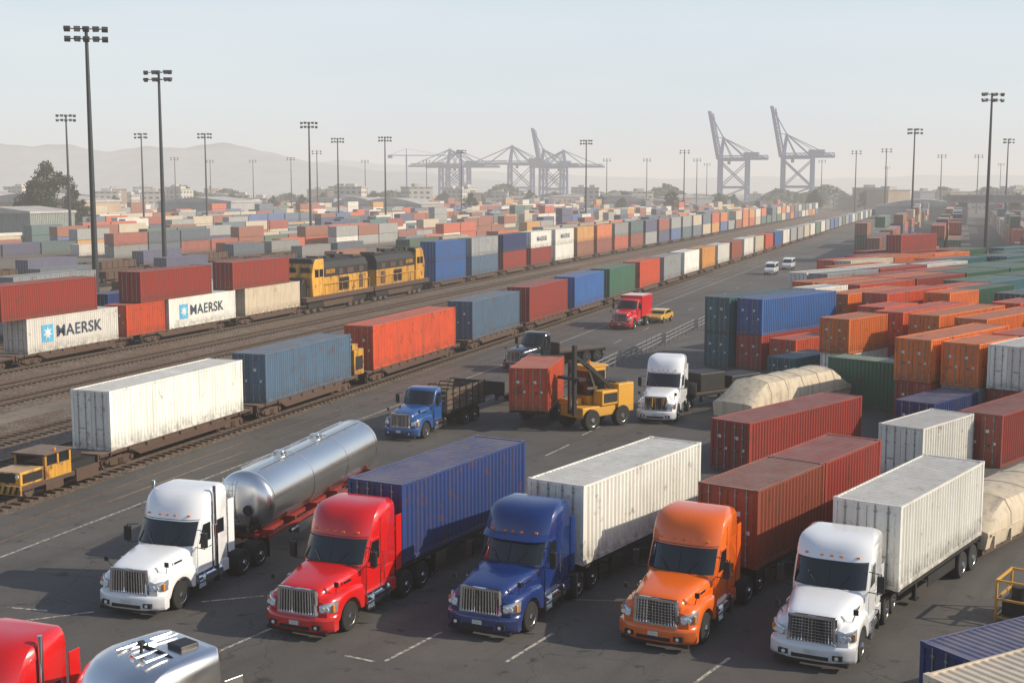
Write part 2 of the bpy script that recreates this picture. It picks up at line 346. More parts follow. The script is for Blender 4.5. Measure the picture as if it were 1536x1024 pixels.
    def patch(z0,z1,fr_,off,mt,nm,nz=5):
        rows=[]
        for k in range(nz+1):
            z=z0+(z1-z0)*k/nz; wd=interp(wt,z)
            rows.append([(fx(z,(-1+i/10)*fr_)+off,(-1+i/10)*fr_*wd*1.004,z) for i in range(21)])
        MB().grid(rows).obj(nm,[mt],e,60,recalc=False)
    patch(2.07,2.91,.95,.012,M_black,'windshield_frame')
    patch(2.13,2.86,.93,.020,M_glass,'windshield')
    if sleeper and roof>.9: patch(2.955,2.975,.97,.010,M_black,'roof_seam',1)
    MB().beam((-.72,0,2.13),(-1.105,0,2.86),.03,.02).obj('windshield_pillar',[M_black],e)
    if visor:
        rows=[]
        for k in range(17):
            u=-1+k/8; a=fx(2.92,u)
            rows.append([(a+.0,u*1.17,3.0),(a+.26,u*1.17,2.84),(a+.27,u*1.17,2.87),(a+.0,u*1.17,3.06)])
        MB().loft(rows).obj('sun_visor',[P],e,40)
    for sg in(.3,-.3): MB().beam((-.69,sg,2.10),(-.88,sg*2.2,2.55),.018).obj('wiper',[M_black],e)
    if sleeper:
        for yy in(-.8,-.3,0,.3,.8):
            z=2.92+.20*roof; MB().box((fx(z,yy/1.17)+.01,yy,z),(.08,.10,.05)).obj('marker_light',[M_amber],e)
    for sg in(1,-1):
        yb=1.168*sg; y2=1.192*sg
        dr=MB().prism([(-1.18,1.0),(-1.18,2.08),(-1.55,2.84),(-2.12,2.84),(-2.12,1.0)],yb-.03*sg,y2)
        dro=dr.obj('door',[P],e,bevel=.008)
        MB().prism([(-1.25,2.08),(-1.57,2.76),(-2.05,2.76),(-2.05,2.08)],y2-.01*sg,y2+.006*sg).obj('door_window',[M_glass],dro)
        MB().bb(-2.05,-1.88,y2,y2+.03*sg,1.82,1.86).obj('handle',[M_chrome],dro)
        if sleeper:
            MB().prism([(-2.18,.9),(-2.18,3.5*roof+.3*(1-roof)),(-2.205,3.5*roof+.3*(1-roof)),(-2.205,.9)],yb-.02*sg,yb+.006*sg).obj('body_seam',[M_black],e)
            if stack: MB().prism([(-2.55,2.15),(-2.55,2.7),(-3.0,2.7),(-3.0,2.15)],yb-.02*sg,yb+.012*sg).obj('sleeper_window',[M_glass],e)
            else: MB().bb(-2.45,-3.1,yb-.01*sg,yb+.014*sg,1.15,1.6).obj('locker_door',[P],e,bevel=.008)
            MB().cyl((-2.32,yb+.06*sg,1.5),(-2.32,yb+.06*sg,2.3),.018,n=6).obj('grab_handle',[M_chrome],e)
            MB().bb(-3.35,-3.75,1.13*sg,1.17*sg,1.2,3.3*roof+.35*(1-roof)).obj('side_extender',[P],e,bevel=.01)
        mr=MB(); mr.bb(-1.10,-.95,1.44*sg,1.66*sg,2.04,2.60,0); mr.beam((-1.15,1.16*sg,2.68),(-1.03,1.54*sg,2.66),.035,m=1); mr.beam((-1.1,1.16*sg,2.0),(-1.03,1.54*sg,1.99),.035,m=1); mr.beam((-1.03,1.56*sg,1.97),(-1.03,1.56*sg,2.68),.035,m=1)
        mr.obj('mirror',[M_black,M_black],e,bevel=.02)
        hm=MB(); hm.beam((.6,1.05*sg,1.5),(.78,1.16*sg,1.80),.022,m=0); hm.box((.79,1.18*sg,1.87),(.06,.14,.17),0); hm.obj('hood_mirror',[M_black],e)
        MB().bb(.15,-.35,(1.02)*sg,(1.07)*sg,1.68,1.76).obj('hood_vent',[M_chrome],e)
        tk=MB(); tk.cyl((-1.15,.94*sg,.66),(-2.75,.94*sg,.66),.33,n=24); tk.bb(-1.5,-1.55,.94*sg-.335,.94*sg+.345,.32,1.0,1) ; tk.bb(-2.4,-2.45,.94*sg-.335,.94*sg+.345,.32,1.0,1)
        tk.obj('fuel_tank',[M_chrome,M_dark],e,40)
        stp=MB(); stp.bb(-.95,-2.3,1.0*sg,1.28*sg,.97,1.02,0); stp.bb(-1.0,-1.5,1.20*sg,1.32*sg,.42,.46,0); stp.bb(-1.0,-1.5,1.20*sg,1.32*sg,.66,.70,0); stp.bb(-1.0,-1.03,1.20*sg,1.31*sg,.42,.97,0); stp.bb(-1.47,-1.5,1.20*sg,1.31*sg,.42,.97,0)
        stp.obj('step',[M_alu],e)
        if sleeper: MB().bb(-2.8,-3.3,1.02*sg,1.17*sg,.55,.98).obj('side_skirt',[P],e)
        add_wheel(e,0,1.09*sg,.52,'steer')
        for k in range(rearaxles): add_wheel(e,-wheelbase-k*1.28,.94*sg,.52,'dual')
        MB().bb(-wheelbase-1.28*(rearaxles-1)-.72,-wheelbase-1.28*(rearaxles-1)-.70,.62*sg,1.22*sg,.18,.95).obj('mud_flap',[M_black],e)
        if stack:
            ex=MB().cyl((-2.28,1.24*sg,1.0),(-2.28,1.24*sg,2.6),.10,n=14); ex.cyl((-2.28,1.24*sg,2.6),(-2.28,1.24*sg,4.1),.065,n=14); ex.obj('exhaust_stack',[M_chrome],e,40)
    fr=MB(); L=wheelbase+1.28*(rearaxles-1)+tail
    for yy in(.42,-.42): fr.bb(1.0,-L,yy-.05,yy+.05,.68,.98)
    for k in range(rearaxles): fr.bb(-wheelbase-k*1.28-.08,-wheelbase-k*1.28+.08,-.8,.8,.42,.58)
    fr.bb(.9,-.9,-.45,.45,.55,1.1); fr.bb(-L,-L+.1,-.6,.6,.7,.95)
    fr.bb(-wheelbase-.1,-wheelbase-1.1,-.5,.5,1.0,1.12); fr.cyl((-2.9,-.75,.7),(-3.5,-.75,.7),.18,n=12)
    fr.bb(-.08,.08,-.95,.95,.42,.55)
    fr.obj('frame',[M_dark],e)
    return e
# ------------------------------------------------------------ containers
W=2.44
CMESH={}
def cmesh(L,Ht,full):
    k=(L,Ht,full)
    if k in CMESH: return CMESH[k]
    b=MB(); x0,x1=-L/2,L/2; h=W/2
    for sx in(x0+.08,x1-.08):
        for sy in(-h+.07,h-.07): b.box((sx,sy,Ht/2),(.16,.14,Ht-.002))
    for sy in(-h+.04,h-.04):
        b.bb(x0+.16,x1-.16,sy-.04,sy+.04,.02,.17); b.bb(x0+.16,x1-.16,sy-.03,sy+.03,Ht-.10,Ht-.01)
    for sx in(x0+.06,x1-.06):
        b.bb(sx-.06,sx+.06,-h+.14,h-.14,.02,.16); b.bb(sx-.06,sx+.06,-h+.14,h-.14,Ht-.14,Ht-.01)
    for sx in(x0+.09,x1-.09):
        for sy in(-h+.085,h-.085):
            for z in(.06,Ht-.06): b.box((sx,sy,z),(.185,.185,.125),3)
    xs=[];n=int((L-.34)/.28); p=(L-.34)/n
    for i in range(n):
        a=x0+.17+i*p; xs+=[(a,0),(a+p*.25,0),(a+p*.5,1),(a+p*.75,1)]
    xs.append((x1-.17,0))
    for sg in(1,-1):
        rows=[[(x,sg*(h-.015-.055*d_),.15) for x,d_ in xs],[(x,sg*(h-.015-.055*d_),Ht-.08) for x,d_ in xs]]
        if sg>0: rows=rows[::-1]
        b.grid(rows)
    rows=[[(x,-h+.06,Ht-.03-.03*d_) for x,d_ in xs],[(x,h-.06,Ht-.03-.03*d_) for x,d_ in xs]]; b.grid(rows)
    n=8;p=(W-.28)/n; ys=[]
    for i in range(n):
        a=-h+.14+i*p; ys+=[(a,0),(a+p*.25,0),(a+p*.5,1),(a+p*.75,1)]
    ys.append((h-.14,0)); b.grid([[(x1-.03-.04*d_,y,.14) for y,d_ in ys],[(x1-.03-.04*d_,y,Ht-.12) for y,d_ in ys]])
    b.bb(x0+.07,x0+.10,-h+.14,h-.14,.15,Ht-.13,1)
    if not full:
        for y0,y1 in((-h+.15,-.015),(.015,h-.15)):
            b.bb(x0+.035,x0+.068,y0,y1,.17,Ht-.15)
            for u in(.28,.75): 
                yy=y0+(y1-y0)*u; b.bb(x0+.005,x0+.03,yy-.025,yy+.025,.12,Ht-.12,2)
    me=b.mesh('shipping_container',[CM['white'],M_dark,M_galv,CM['grey']],recalc=False)
    bm=bmesh.new(); bm.from_mesh(me); bmesh.ops.recalc_face_normals(bm,faces=[f for f in bm.faces]) ; bm.to_mesh(me); bm.free()
    CMESH[k]=me; return me
DMESH={}
def dmesh(Ht):
    if Ht in DMESH: return DMESH[Ht]
    h=W/2; out=[]
    for y0,y1 in((-h+.15,-.012),(.012,h-.15)):
        b=MB(); b.bb(.035,.068,y0,y1,.17,Ht-.15)
        for k in range(5):
            z0=.28+k*(Ht-.5)/5; b.bb(.02,.036,y0+.06,y1-.06,z0+.02,z0+(Ht-.5)/5-.06)
        yo=y0 if y0<-.5 else y1
        for k in range(4): b.box((.03,yo,.4+k*(Ht-.8)/3),(.05,.14,.07))
        b.bb(.006,.018,y0+.55,y0+.75,Ht*.64,Ht*.70,1); b.bb(.006,.018,y0+.16,y0+.28,Ht*.42,Ht*.47,1)
        dm=b.mesh('door',[CM['white'],M_wlet]); l=MB()
        for u in(.28,.72):
            yy=y0+(y1-y0)*u; l.cyl((-.012,yy,.06),(-.012,yy,Ht-.06),.022,n=6)
            for z in(.3,.9,Ht-.9,Ht-.3): l.box((.0,yy,z),(.04,.10,.07))
            l.box((-.03,yy+(.16 if u<.5 else -.16),1.15),(.02,.36,.035))
        lm=l.mesh('lock_bar',[M_galv]); out.append((dm,lm))
    DMESH[Ht]=out; return out
CLIST=[]
def cont(cx,cy,z,rz,L,Ht,col,where,decal=None,mt=False):
    CLIST.append(dict(x=cx,y=cy,z=z,rz=rz,L=L,H=Ht,c=col,w=where,dec=decal,d=math.hypot(cx,cy),mt=mt))
def cont_near(cx,cy,z,yaw,L,Ht,col,where,**k):
    y=math.radians(yaw); X=cx+math.sin(y)*L/2-math.cos(y)*W/2; Y=cy+math.cos(y)*L/2+math.sin(y)*W/2
    cont(X,Y,z,away_rot(y),L,Ht,col,where,**k)
def cst(s,t,z,L,Ht,col,where,**k):
    X,Y=ST(s+L/2,t-W/2); cont(X,Y,z,away_rot(TA),L,Ht,col,where,**k)
def cpq(p,q,z,L,Ht,col,where='stacked in the yard',**k):
    X,Y=PQ(p+L/2,q-W/2); cont(X,Y,z,away_rot(YR),L,Ht,col,where,**k)
TXT={}
def text_mesh(t,size,mat):
    k=(t,size)
    if k not in TXT:
        cu=bpy.data.curves.new('lettering','FONT'); cu.body=t; cu.size=size; cu.extrude=.004; cu.offset=.012*size; cu.space_character=1.08; cu.align_x='LEFT'; cu.align_y='CENTER'
        ob=bpy.data.objects.new('tmp',cu); COL.objects.link(ob); bpy.context.view_layer.update()
        me=bpy.data.meshes.new_from_object(ob.evaluated_get(bpy.context.evaluated_depsgraph_get())); bpy.data.objects.remove(ob)
        me.materials.clear(); me.materials.append(mat); me.name='lettering'; TXT[k]=me
    return TXT[k]
def decal_maersk(o,L,Ht,logo=True):
    yf=-W/2-.006
    if logo:
        b=MB(); s_=.72; xc=-L*.29; zc=Ht*.52
        b.bb(xc-s_,xc+s_,yf+.0,yf+.012,zc-s_,zc+s_,0)
        pts=[]
        for i in range(14):
            a=math.pi/2+i*math.pi/7; r=.62 if i%2==0 else .26; pts.append((xc+r*math.cos(a),yf-.006,zc+r*math.sin(a)))
        b.add(pts+[(xc,yf-.006,zc)],[(i,(i+1)%14,14) for i in range(14)],1)
        b.obj('emblem',[M_lblue,M_wlet],o,recalc=False)
    t=mk('lettering',text_mesh('MAERSK',1.4 if logo else 1.2,M_letter),o,(-L*.20 if logo else -L*.22,yf,Ht*.52)); t.rotation_euler=(math.pi/2,0,0)
    me=t.data; wd=max(v.co.x for v in me.vertices)-min(v.co.x for v in me.vertices); t.scale=((L*.50 if logo else L*.5)/wd,1,1)
def flatcar_parts(L):
    e=MB(); e.bb(-L/2,L/2,-1.25,1.25,1.02,1.18); e.bb(-L/2,L/2,-.25,.25,.75,1.02)
    for sg in(1,-1):
        e.prism([(-L/2,1.02),(-L/2+2.6,1.02),(-L/2+3.4,.62),(L/2-3.4,.62),(L/2-2.6,1.02),(L/2,1.02)],sg*1.27-.05,sg*1.27+.05)
        n=int(L/1.6)
        for i in range(n): e.bb(-L/2+.8+i*1.6-.05,-L/2+.8+i*1.6+.05,sg*1.32,sg*1.37,1.0,1.2)
    for x in(-L/2,L/2): e.bb(x-.12,x+.12,-1.2,1.2,.85,1.25); e.bb(x-.35,x+.35,-.12,.12,.75,.98)
    deck=e.mesh('deck',[M_rustst])
    bg_=MB()
    for sg in(1,-1):
        bg_.prism([(-1.25,.62),(-.9,.78),(.9,.78),(1.25,.62),(1.0,.42),(.45,.36),(-.45,.36),(-1.0,.42)],sg*.98-.06,sg*.98+.06)
        for x in(-.9,.9): bg_.cyl((x,sg*1.02,.56),(x,sg*1.12,.56),.14,n=8)
        for x in(-.15,.0,.15): bg_.cyl((x,sg*1.06,.4),(x,sg*1.06,.7),.06,n=6)
    bg_.bb(-.25,.25,-.95,.95,.55,.85)
    bog=bg_.mesh('bogie',[M_rustst])
    wh=MB()
    wh.cyl((0,-.8,0),(0,.8,0),.09,n=8)
    for sg in(1,-1): wh.lathe([(-.06*sg,.46),(-.05*sg,.52),(-.03*sg,.46),(.07*sg,.45),(.07*sg,.36),(.03*sg,.33),(.03*sg,.1),(.09*sg,.08)],(0,sg*.75,0),20)
    whm=wh.mesh('wheelset',[M_rail],40)
    return deck,bog,whm
FC={}
def flatcar(s,t,L,detail=True,label='rusty brown container flatcar standing on railway track'):
    if L not in FC: FC[L]=flatcar_parts(L)
    deck,bog,whm=FC[L]; X,Y=ST(s,t); e=root('flatcar',X,Y,away_rot(TA),.03)
    tag(e,label,'railway wagon','flatcars coupled in freight trains')
    mk('deck',deck,e)
    if detail:
        for x in(-L/2+2.0,L/2-2.0):
            b_=mk('bogie',bog,e,(x,0,0)); 
            for dx in(-.9,.9): mk('wheelset',whm,b_,(dx,0,.62))
    return e
TAc=-43.05; tA=TAc+W/2
A=[(55.6,13.2,3.2,'white'),(71.6,12.2,3.2,'grey blue'),(87.6,16.8,3.4,'orange red'),(108.6,13.2,3.5,'grey blue'),(125.0,13.6,3.6,'rust red'),(141.4,12.9,3.6,'blue'),(157.0,13.5,3.6,'green'),(173.2,12.5,3.6,'orange red'),(188.5,12.2,3.5,'grey'),(203.5,12.2,3.5,'white'),(218.5,12.2,3.5,'yellow orange'),(233.5,12.2,3.4,'white'),(248.5,12.2,3.4,'brown'),(263.5,12.2,3.4,'white')]
sA=278.5
for i in range(28): A.append((sA,12.2,3.3,R.choice(['white','grey','orange red','green','rust red','beige','blue','orange']))); sA+=15.2
for i,(s0,L,h_,c_) in enumerate(A):
    cst(s0,tA,1.22,L,h_,c_,'on a railway flatcar')
    if s0<430: flatcar(s0+L/2,TAc,L+2.0,True)
X,Y=ST(85.4,TAc); e=root('generator_unit',X,Y,away_rot(TA),1.2); tag(e,'yellow generator unit standing between containers on a flatcar','generator')
MB().bb(-.8,.8,-1.1,1.1,0,1.9).bb(-.7,.2,-.9,.9,1.9,2.3).obj('housing',[M_yelp],e,bevel=.04); MB().bb(-.6,.6,-1.12,-1.09,.4,1.4).obj('vent_grille',[M_dark],e); MB().cyl((.5,.6,1.9),(.5,.6,2.6),.08,n=10).obj('exhaust_pipe',[M_dark],e,40)
tB=-73.0; TBc=tB-W/2
B=[(70.5,12.2,'rust red',0),(86.5,12.2,'white',1),(100,6.1,'orange red',0),(106.8,12.2,'white',1),(121,12.2,'beige',0)]
for s0,L,c_,dc in B: cst(s0,tB,1.22,L,2.95,c_,'on a railway flatcar',decal='logo' if dc else None)
for s0,c_ in((83.6,'rust red'),(102.3,'rust red'),(118.6,'rust red'),(69,'rust red')): cst(s0,tB,4.18,12.2,2.95,c_,'stacked upon another')
for s0 in(77,93,110,127): flatcar(s0,TBc,15.6)
sB=174.5
i=0; pal1=['blue','grey blue','rust red','rust red','white','brown','rust red','orange red','rust red','grey','dark blue','blue']; pal2=['blue','grey','dark blue','white','white','yellow orange','orange','grey','teal','dark blue','rust red','grey']
while sB<700:
    c1=pal1[i%12] if i<12 else R.choice(list(CC)); c2=pal2[i%12] if i<12 else R.choice(list(CC))
    cst(sB,tB,1.22,12.2,2.95,c1,'on a railway flatcar',mt=i>4)
    if R.random()<.85 or i<8: cst(sB,tB,4.18,12.2,2.95,c2,'stacked upon another',decal='plain' if c2=='white' and i<6 else None,mt=i>4)
    if sB<400: flatcar(sB+6.1,TBc,14.4,sB<300)
    sB+=14.8; i+=1
sC=190.
while sC<600:
    cst(sC,-84.,1.22,12.2,2.75,R.choice(['grey blue','dark blue','teal','green','brown','grey','beige','rust red']),'on a railway flatcar',mt=True)
    if R.random()<.85: cst(sC,-84.,3.98,12.2,2.75,R.choice(['grey','blue','beige','grey blue','brown','orange','teal','green']),'stacked upon another',mt=True)
    sC+=14
cst(112,-84,1.22,12.2,2.75,'dark blue','behind a loaded train'); cst(98,-84,3.9,12.2,2.75,'grey','behind a loaded train'); cst(98,-84,1.22,12.2,2.75,'grey','behind a loaded train'); cst(128,-84,1.22,12.2,2.75,'grey','behind a loaded train')
def gondola(L=13.5):
    b=MB(); h=1.35
    for sg in(1,-1):
        b.bb(-L/2,L/2,sg*h-.04,sg*h+.04,1.1,2.3)
        for k in range(9): b.bb(-L/2+.4+k*(L-.8)/8-.06,-L/2+.4+k*(L-.8)/8+.06,sg*(h+.04),sg*(h+.12),1.1,2.3)
    for x in(-L/2,L/2): b.bb(x-.05,x+.05,-h,h,1.1,2.3)
    return b.mesh('side_wall',[M_rustst])
GM=gondola()
for t in(-108,-124,-141,):
    s_=150+R.random()*10
    while s_<(330 if t>-120 else 260):
        X,Y=ST(s_,t)
        if inview(X,Y,2,100) and R.random()<.9:
            e=flatcar(s_,t,14.4,s_<230,'dark rusty open wagon standing in a long row'); 
            if R.random()<.6: mk('side_wall',GM,e)
            else: cst(s_-6,t+W/2,1.22,12.2,2.4,R.choice(['grey blue','dark blue','brown','grey']),'on a railway flatcar',mt=True)
        s_+=15.3
gcols=['rust red','rust red','orange red','brown','white','beige','beige','grey','grey','blue','dark blue','teal','green','brown','white','grey blue','beige','yellow orange']
def field(t,s0,s1,hi,skip=.12,step=12.7):
    s_=s0+R.random()*6
    run=R.choice(gcols)
    while s_<s1:
        if R.random()<.45: run=R.choice(gcols)
        X,Y=ST(s_+6,t)
        if inview(X,Y) and R.random()>skip and not (abs(X+147)<24 and abs(Y-392)<28):
            n_=1+ (R.random()<hi) + (R.random()<hi*.3 and Y>430)
            for k in range(n_): cst(s_,t,k*2.65,12.2,2.6,run if R.random()<.6 else R.choice(gcols),'in the container yard',mt=True)
        s_+=step+(R.random()<.06)*9
for t,s0 in((-97,330),(-106,335),(-118,345),(-134,300),(-150,290),(-158,250),(-172,230),(-184,235)): field(t,s0,820,.4,.08)
for k,t in enumerate((-198,-201.2,-216,-230,-233,-250,-262,-282,-300,-303,-325,-345,-370,-395,-420,-450,-485,-520,-600)):
    field(t,215,950+k*60,.25 if k<5 else .5,.07)
# right yard
E=[(56.9,-36.0,0,12.2,2.75,'rust red'),(60.9,-28.3,0,6.1,2.9,'white'),(67.4,-26.9,0,12.2,2.9,'rust red'),(70.2,-32.0,0,6.1,2.6,'dark blue'),
(76.6,-35.2,0,12.2,2.75,'rust red'),(76.4,-35.2,2.76,12.2,2.75,'orange'),(77.3,-32.4,0,6.1,2.65,'grey'),(77.1,-32.4,2.66,6.1,2.75,'orange'),(77.5,-29.5,0,12.2,2.7,'rust red'),(77.3,-29.5,2.71,12.2,2.75,'white'),
(84.8,-32.4,0,12.2,2.65,'orange'),(84.8,-32.4,2.66,12.2,2.65,'orange red'),
(90.8,-56.5,0,12.2,2.9,'rust red'),(90.8,-56.5,2.91,12.2,3.0,'blue'),(90.2,-59.3,0,12.2,2.9,'teal'),(90.2,-59.3,2.91,12.2,3.0,'teal'),(91,-53.4,0,6.1,2.75,'orange red'),(86,-50.5,0,6.1,2.0,'teal'),
(86.5,-46.2,0,6.1,2.65,'white'),(86.3,-46.2,2.66,6.1,2.65,'orange'),(94.0,-45.7,0,12.2,2.65,'rust red'),(94.0,-45.7,2.66,12.2,2.65,'orange red'),
(91.5,-41.6,0,12.2,2.75,'orange'),(91.5,-41.6,2.76,12.2,2.75,'orange'),(91.5,-37.9,0,12.2,2.75,'rust red'),(91.3,-37.9,2.76,12.2,2.75,'orange'),(99,-34.4,0,12.2,2.75,'green'),(99,-34.4,2.76,12.2,2.75,'orange red'),
(104.2,-52.2,0,12.2,2.9,'rust red'),(104.2,-52.2,2.91,12.2,2.9,'orange red'),(104.8,-56.3,0,12.2,2.9,'orange'),(104.8,-56.3,2.91,12.2,2.6,'orange'),(98.0,-49.3,0,6.1,2.6,'orange'),(98.0,-49.3,2.61,6.1,2.6,'orange red'),
(108.4,-48.4,0,6.1,2.9,'rust red'),(108.4,-48.4,2.91,6.1,2.9,'orange'),(105.9,-41.2,0,6.1,2.75,'blue'),(105.9,-41.2,2.76,6.1,2.75,'orange red'),(105.5,-37.2,0,6.1,2.75,'orange'),(105.5,-37.2,2.76,6.1,2.75,'white'),(105.1,-59.8,0,6.1,2.9,'rust red'),(105.1,-59.8,2.91,6.1,2.9,'white')]
occ=[]
for p,q,z,L,h_,c_ in E: cpq(p,q,z,L,h_,c_); occ.append((p,p+L,q-W,q))
cont(25.2,87.7,0,math.radians(137),6.1,3.3,'green','beside a covered wagon')
q=-30.; kq=0
while q>-150:
    p=118.6; row=R.choice(['orange','orange red','rust red','orange','rust red'])
    while p<215:
        X,Y=PQ(p+6,q-1.2); t_=X*CA-Y*SA
        if t_>-17 and Y<215 and inview(X,Y) and not any(p<b+.5 and p+12.2>a-.5 and q-W<d_+.25 and q>c-.25 for a,b,c,d_ in occ) and R.random()>.10:
            n_=2 if R.random()<.82 else (1 if R.random()<.6 else 3)
            base=row if R.random()<.5 else R.choice(['orange','orange red','rust red','white','rust red','orange','beige','rust red','grey','white'])
            if X/Y>.345 and Y>118: base=R.choice(['green','teal','green','green','grey','teal']) 
            for k in range(n_): cpq(p,q,k*2.65,12.2,2.6,base if R.random()<.75 or X/Y>.345 else R.choice(['orange','orange red','rust red','white']))
        p+=12.75
    kq+=1
    q-=2.7 if kq%3 else 5.4
for k,t in enumerate((-18,-15,-3,0,14,17,34,37,58,62,90,94,130)):
    s_=255+R.random()*6
    while s_<700:
        X,Y=ST(s_,t)
        if inview(X,Y) and R.random()>.10:
            n_=2+(R.random()<.35)-(R.random()<.2)
            pal=['teal','green','dark blue','rust red','rust red','green','orange red','brown'] if s_<400 else gcols
            for j in range(n_): cst(s_,t,j*2.65,12.2,2.6,R.choice(pal),'in the container yard',mt=True)
        s_+=12.7+(R.random()<.1)*14
cont_near(12.5,32.0,0,60,12.2,2.6,'dark blue','beside parked trucks')
# --- trucks in front
SCL=(1.0,1.06,.975)
truck('semi_truck',-13.1,45,19,'white','white sleeper semi truck coupled to a polished tanker trailer',stack=True,wheelbase=4.3,visor=False,scale=SCL)
truck('semi_truck',-6.7,42.8,24,'red','bright red sleeper semi truck parked under a blue container trailer',visor=False,scale=SCL)
truck('semi_truck',-.5,42.8,27,'blue','dark blue sleeper semi truck with sun visor and chrome grille',scale=SCL)
truck('semi_truck',5.3,41.7,28,'orange','orange sleeper semi truck with black grille on asphalt',visor=False,grille_dark=True,wheelbase=4.6,scale=SCL)
truck('semi_truck',10.0,40.0,27,'white','white sleeper semi truck with dark mesh grille pulling white trailer',visor=False,grille_dark=True,roof=.66,scale=SCL)
truck('semi_truck',-13.6,28.7,22,'red','red semi truck cab with only its roof showing',stack=True)
e=truck('semi_truck',-10.9,27.3,40,M_steel,'chrome and silver semi truck cab with fittings across its roof',visor=False,roof=.93,scale=(1.36,1.10,1.0))
zr=lambda y: 3.885-.26*abs(y/1.1)**4
hs=MB()
for k in range(10):
    y0=-1.12+k*.224; y1=y0+.224; hs.cyl((-2.5,y0,zr(y0)+.05),(-2.5,y1,zr(y1)+.05),.03,n=8)
hs.obj('strap',[M_black],e,40)
for yy in(.62,.25): MB().cyl((-2.0,yy,3.96),(-2.45,yy,3.98),.055,.03,n=10).cyl((-1.95,yy,3.96),(-2.0,yy,3.96),.09,.055,n=12).obj('air_horn',[M_chrome],e,40)
MB().cyl((-3.2,-.55,3.95),(-2.05,-.55,3.92),.045,n=10).cyl((-3.2,-.3,3.97),(-2.15,-.3,3.95),.03,n=10).bb(-2.7,-2.55,-.62,-.23,3.84,3.99).obj('roof_pipe',[M_chrome],e,40)
MB().bb(-3.15,-2.75,.1,.6,3.84,4.02).obj('roof_vent',[M_black],e,bevel=.03)
MB().cyl((-2.3,-.05,3.85),(-2.3,-.05,4.12),.03,n=8).cyl((-2.3,-.05,4.1),(-2.3,-.05,4.18),.07,n=12).obj('antenna',[M_black],e,40)
def chassis(x,y,yaw,L,label,z=0,axles=2,scale=1,deck=False):
    e=root('semi_trailer',x,y,away_rot(math.radians(yaw)),z,scale); tag(e,label,'trailer','trailers in the freight yard')
    f=MB()
    for yy in(.5,-.5): f.bb(.1,L-.05,yy-.07,yy+.07,.88,1.16)
    for k in range(int(L/1.4)): f.bb(.3+k*1.4,.42+k*1.4,-1.15,1.15,1.05,1.17)
    for yy in(1.16,-1.16): f.bb(.05,L,yy-.05,yy+.05,1.08,1.2)
    f.bb(L-.12,L,-1.22,1.22,.95,1.2); f.bb(L-.1,L-.02,-1.1,1.1,.5,.6); f.bb(L-.1,L-.04,-.8,-.7,.5,1); f.bb(L-.1,L-.04,.7,.8,.5,1)
    f.obj('frame',[M_dark],e)
    if deck:
        MB().bb(.05,L-.02,-1.1,1.1,1.175,1.25).obj('deck',[M_wood],e); MB().bb(.0,.12,-1.22,1.22,1.2,2.0).obj('headboard',[M_dark],e)
    lg=MB()
    for yy in(.85,-.85): lg.bb(2.6,2.75,yy-.07,yy+.07,.25,1.05); lg.bb(2.5,2.85,yy-.14,yy+.14,.2,.25)
    lg.beam((2.67,-.85,.6),(2.67,.85,.6),.06); lg.obj('landing_gear',[M_dark],e)
    for sg in(1,-1):
        for k in range(axles): add_wheel(e,L-1.0-k*1.25,.92*sg,.52,'dual')
        MB().bb(L-.38,L-.36,.62*sg,1.2*sg,.2,.95).obj('mud_flap',[M_black],e)
        MB().bb(L-.02,L+.01,.85*sg,1.1*sg,.98,1.08).obj('tail_light',[M_redl],e)
        if L>7: MB().bb(3.3,L-2.9,1.10*sg,1.13*sg,.55,.95).obj('side_guard',[M_dark],e)
    return e
def box_on(x,y,yaw,L,h_,col,lab):
    yw=math.radians(yaw); cont(x+math.sin(yw)*L/2,y+math.cos(yw)*L/2,1.22,away_rot(yw),L,h_,col,lab)
for x,y,yaw,L,h_,c_ in((-5.1,46.5,29,9.5,3.0,'dark blue'),(1.6,46.4,34,9.8,3.0,'white'),(12.3,43.4,37,9.2,3.0,'white')):
    chassis(x,y,yaw,L,'dark steel container trailer standing behind a parked semi truck'); box_on(x,y,yaw,L,h_,c_,'on a truck trailer')
x,y,yaw=7.9,45.9,37; chassis(x,y,yaw,11.9,'long dark container trailer carrying two short containers')
box_on(x,y,yaw,5.9,2.95,'brown','on a truck trailer'); yw=math.radians(yaw); box_on(x+math.sin(yw)*6.0,y+math.cos(yw)*6.0,yaw,5.9,2.95,'rust red','on a truck trailer')
chassis(10.03,27.15,60,9.2,'dark trailer under a beige container beside parked trucks'); box_on(10.03,27.15,60,9.2,2.75,'beige','on a truck trailer')
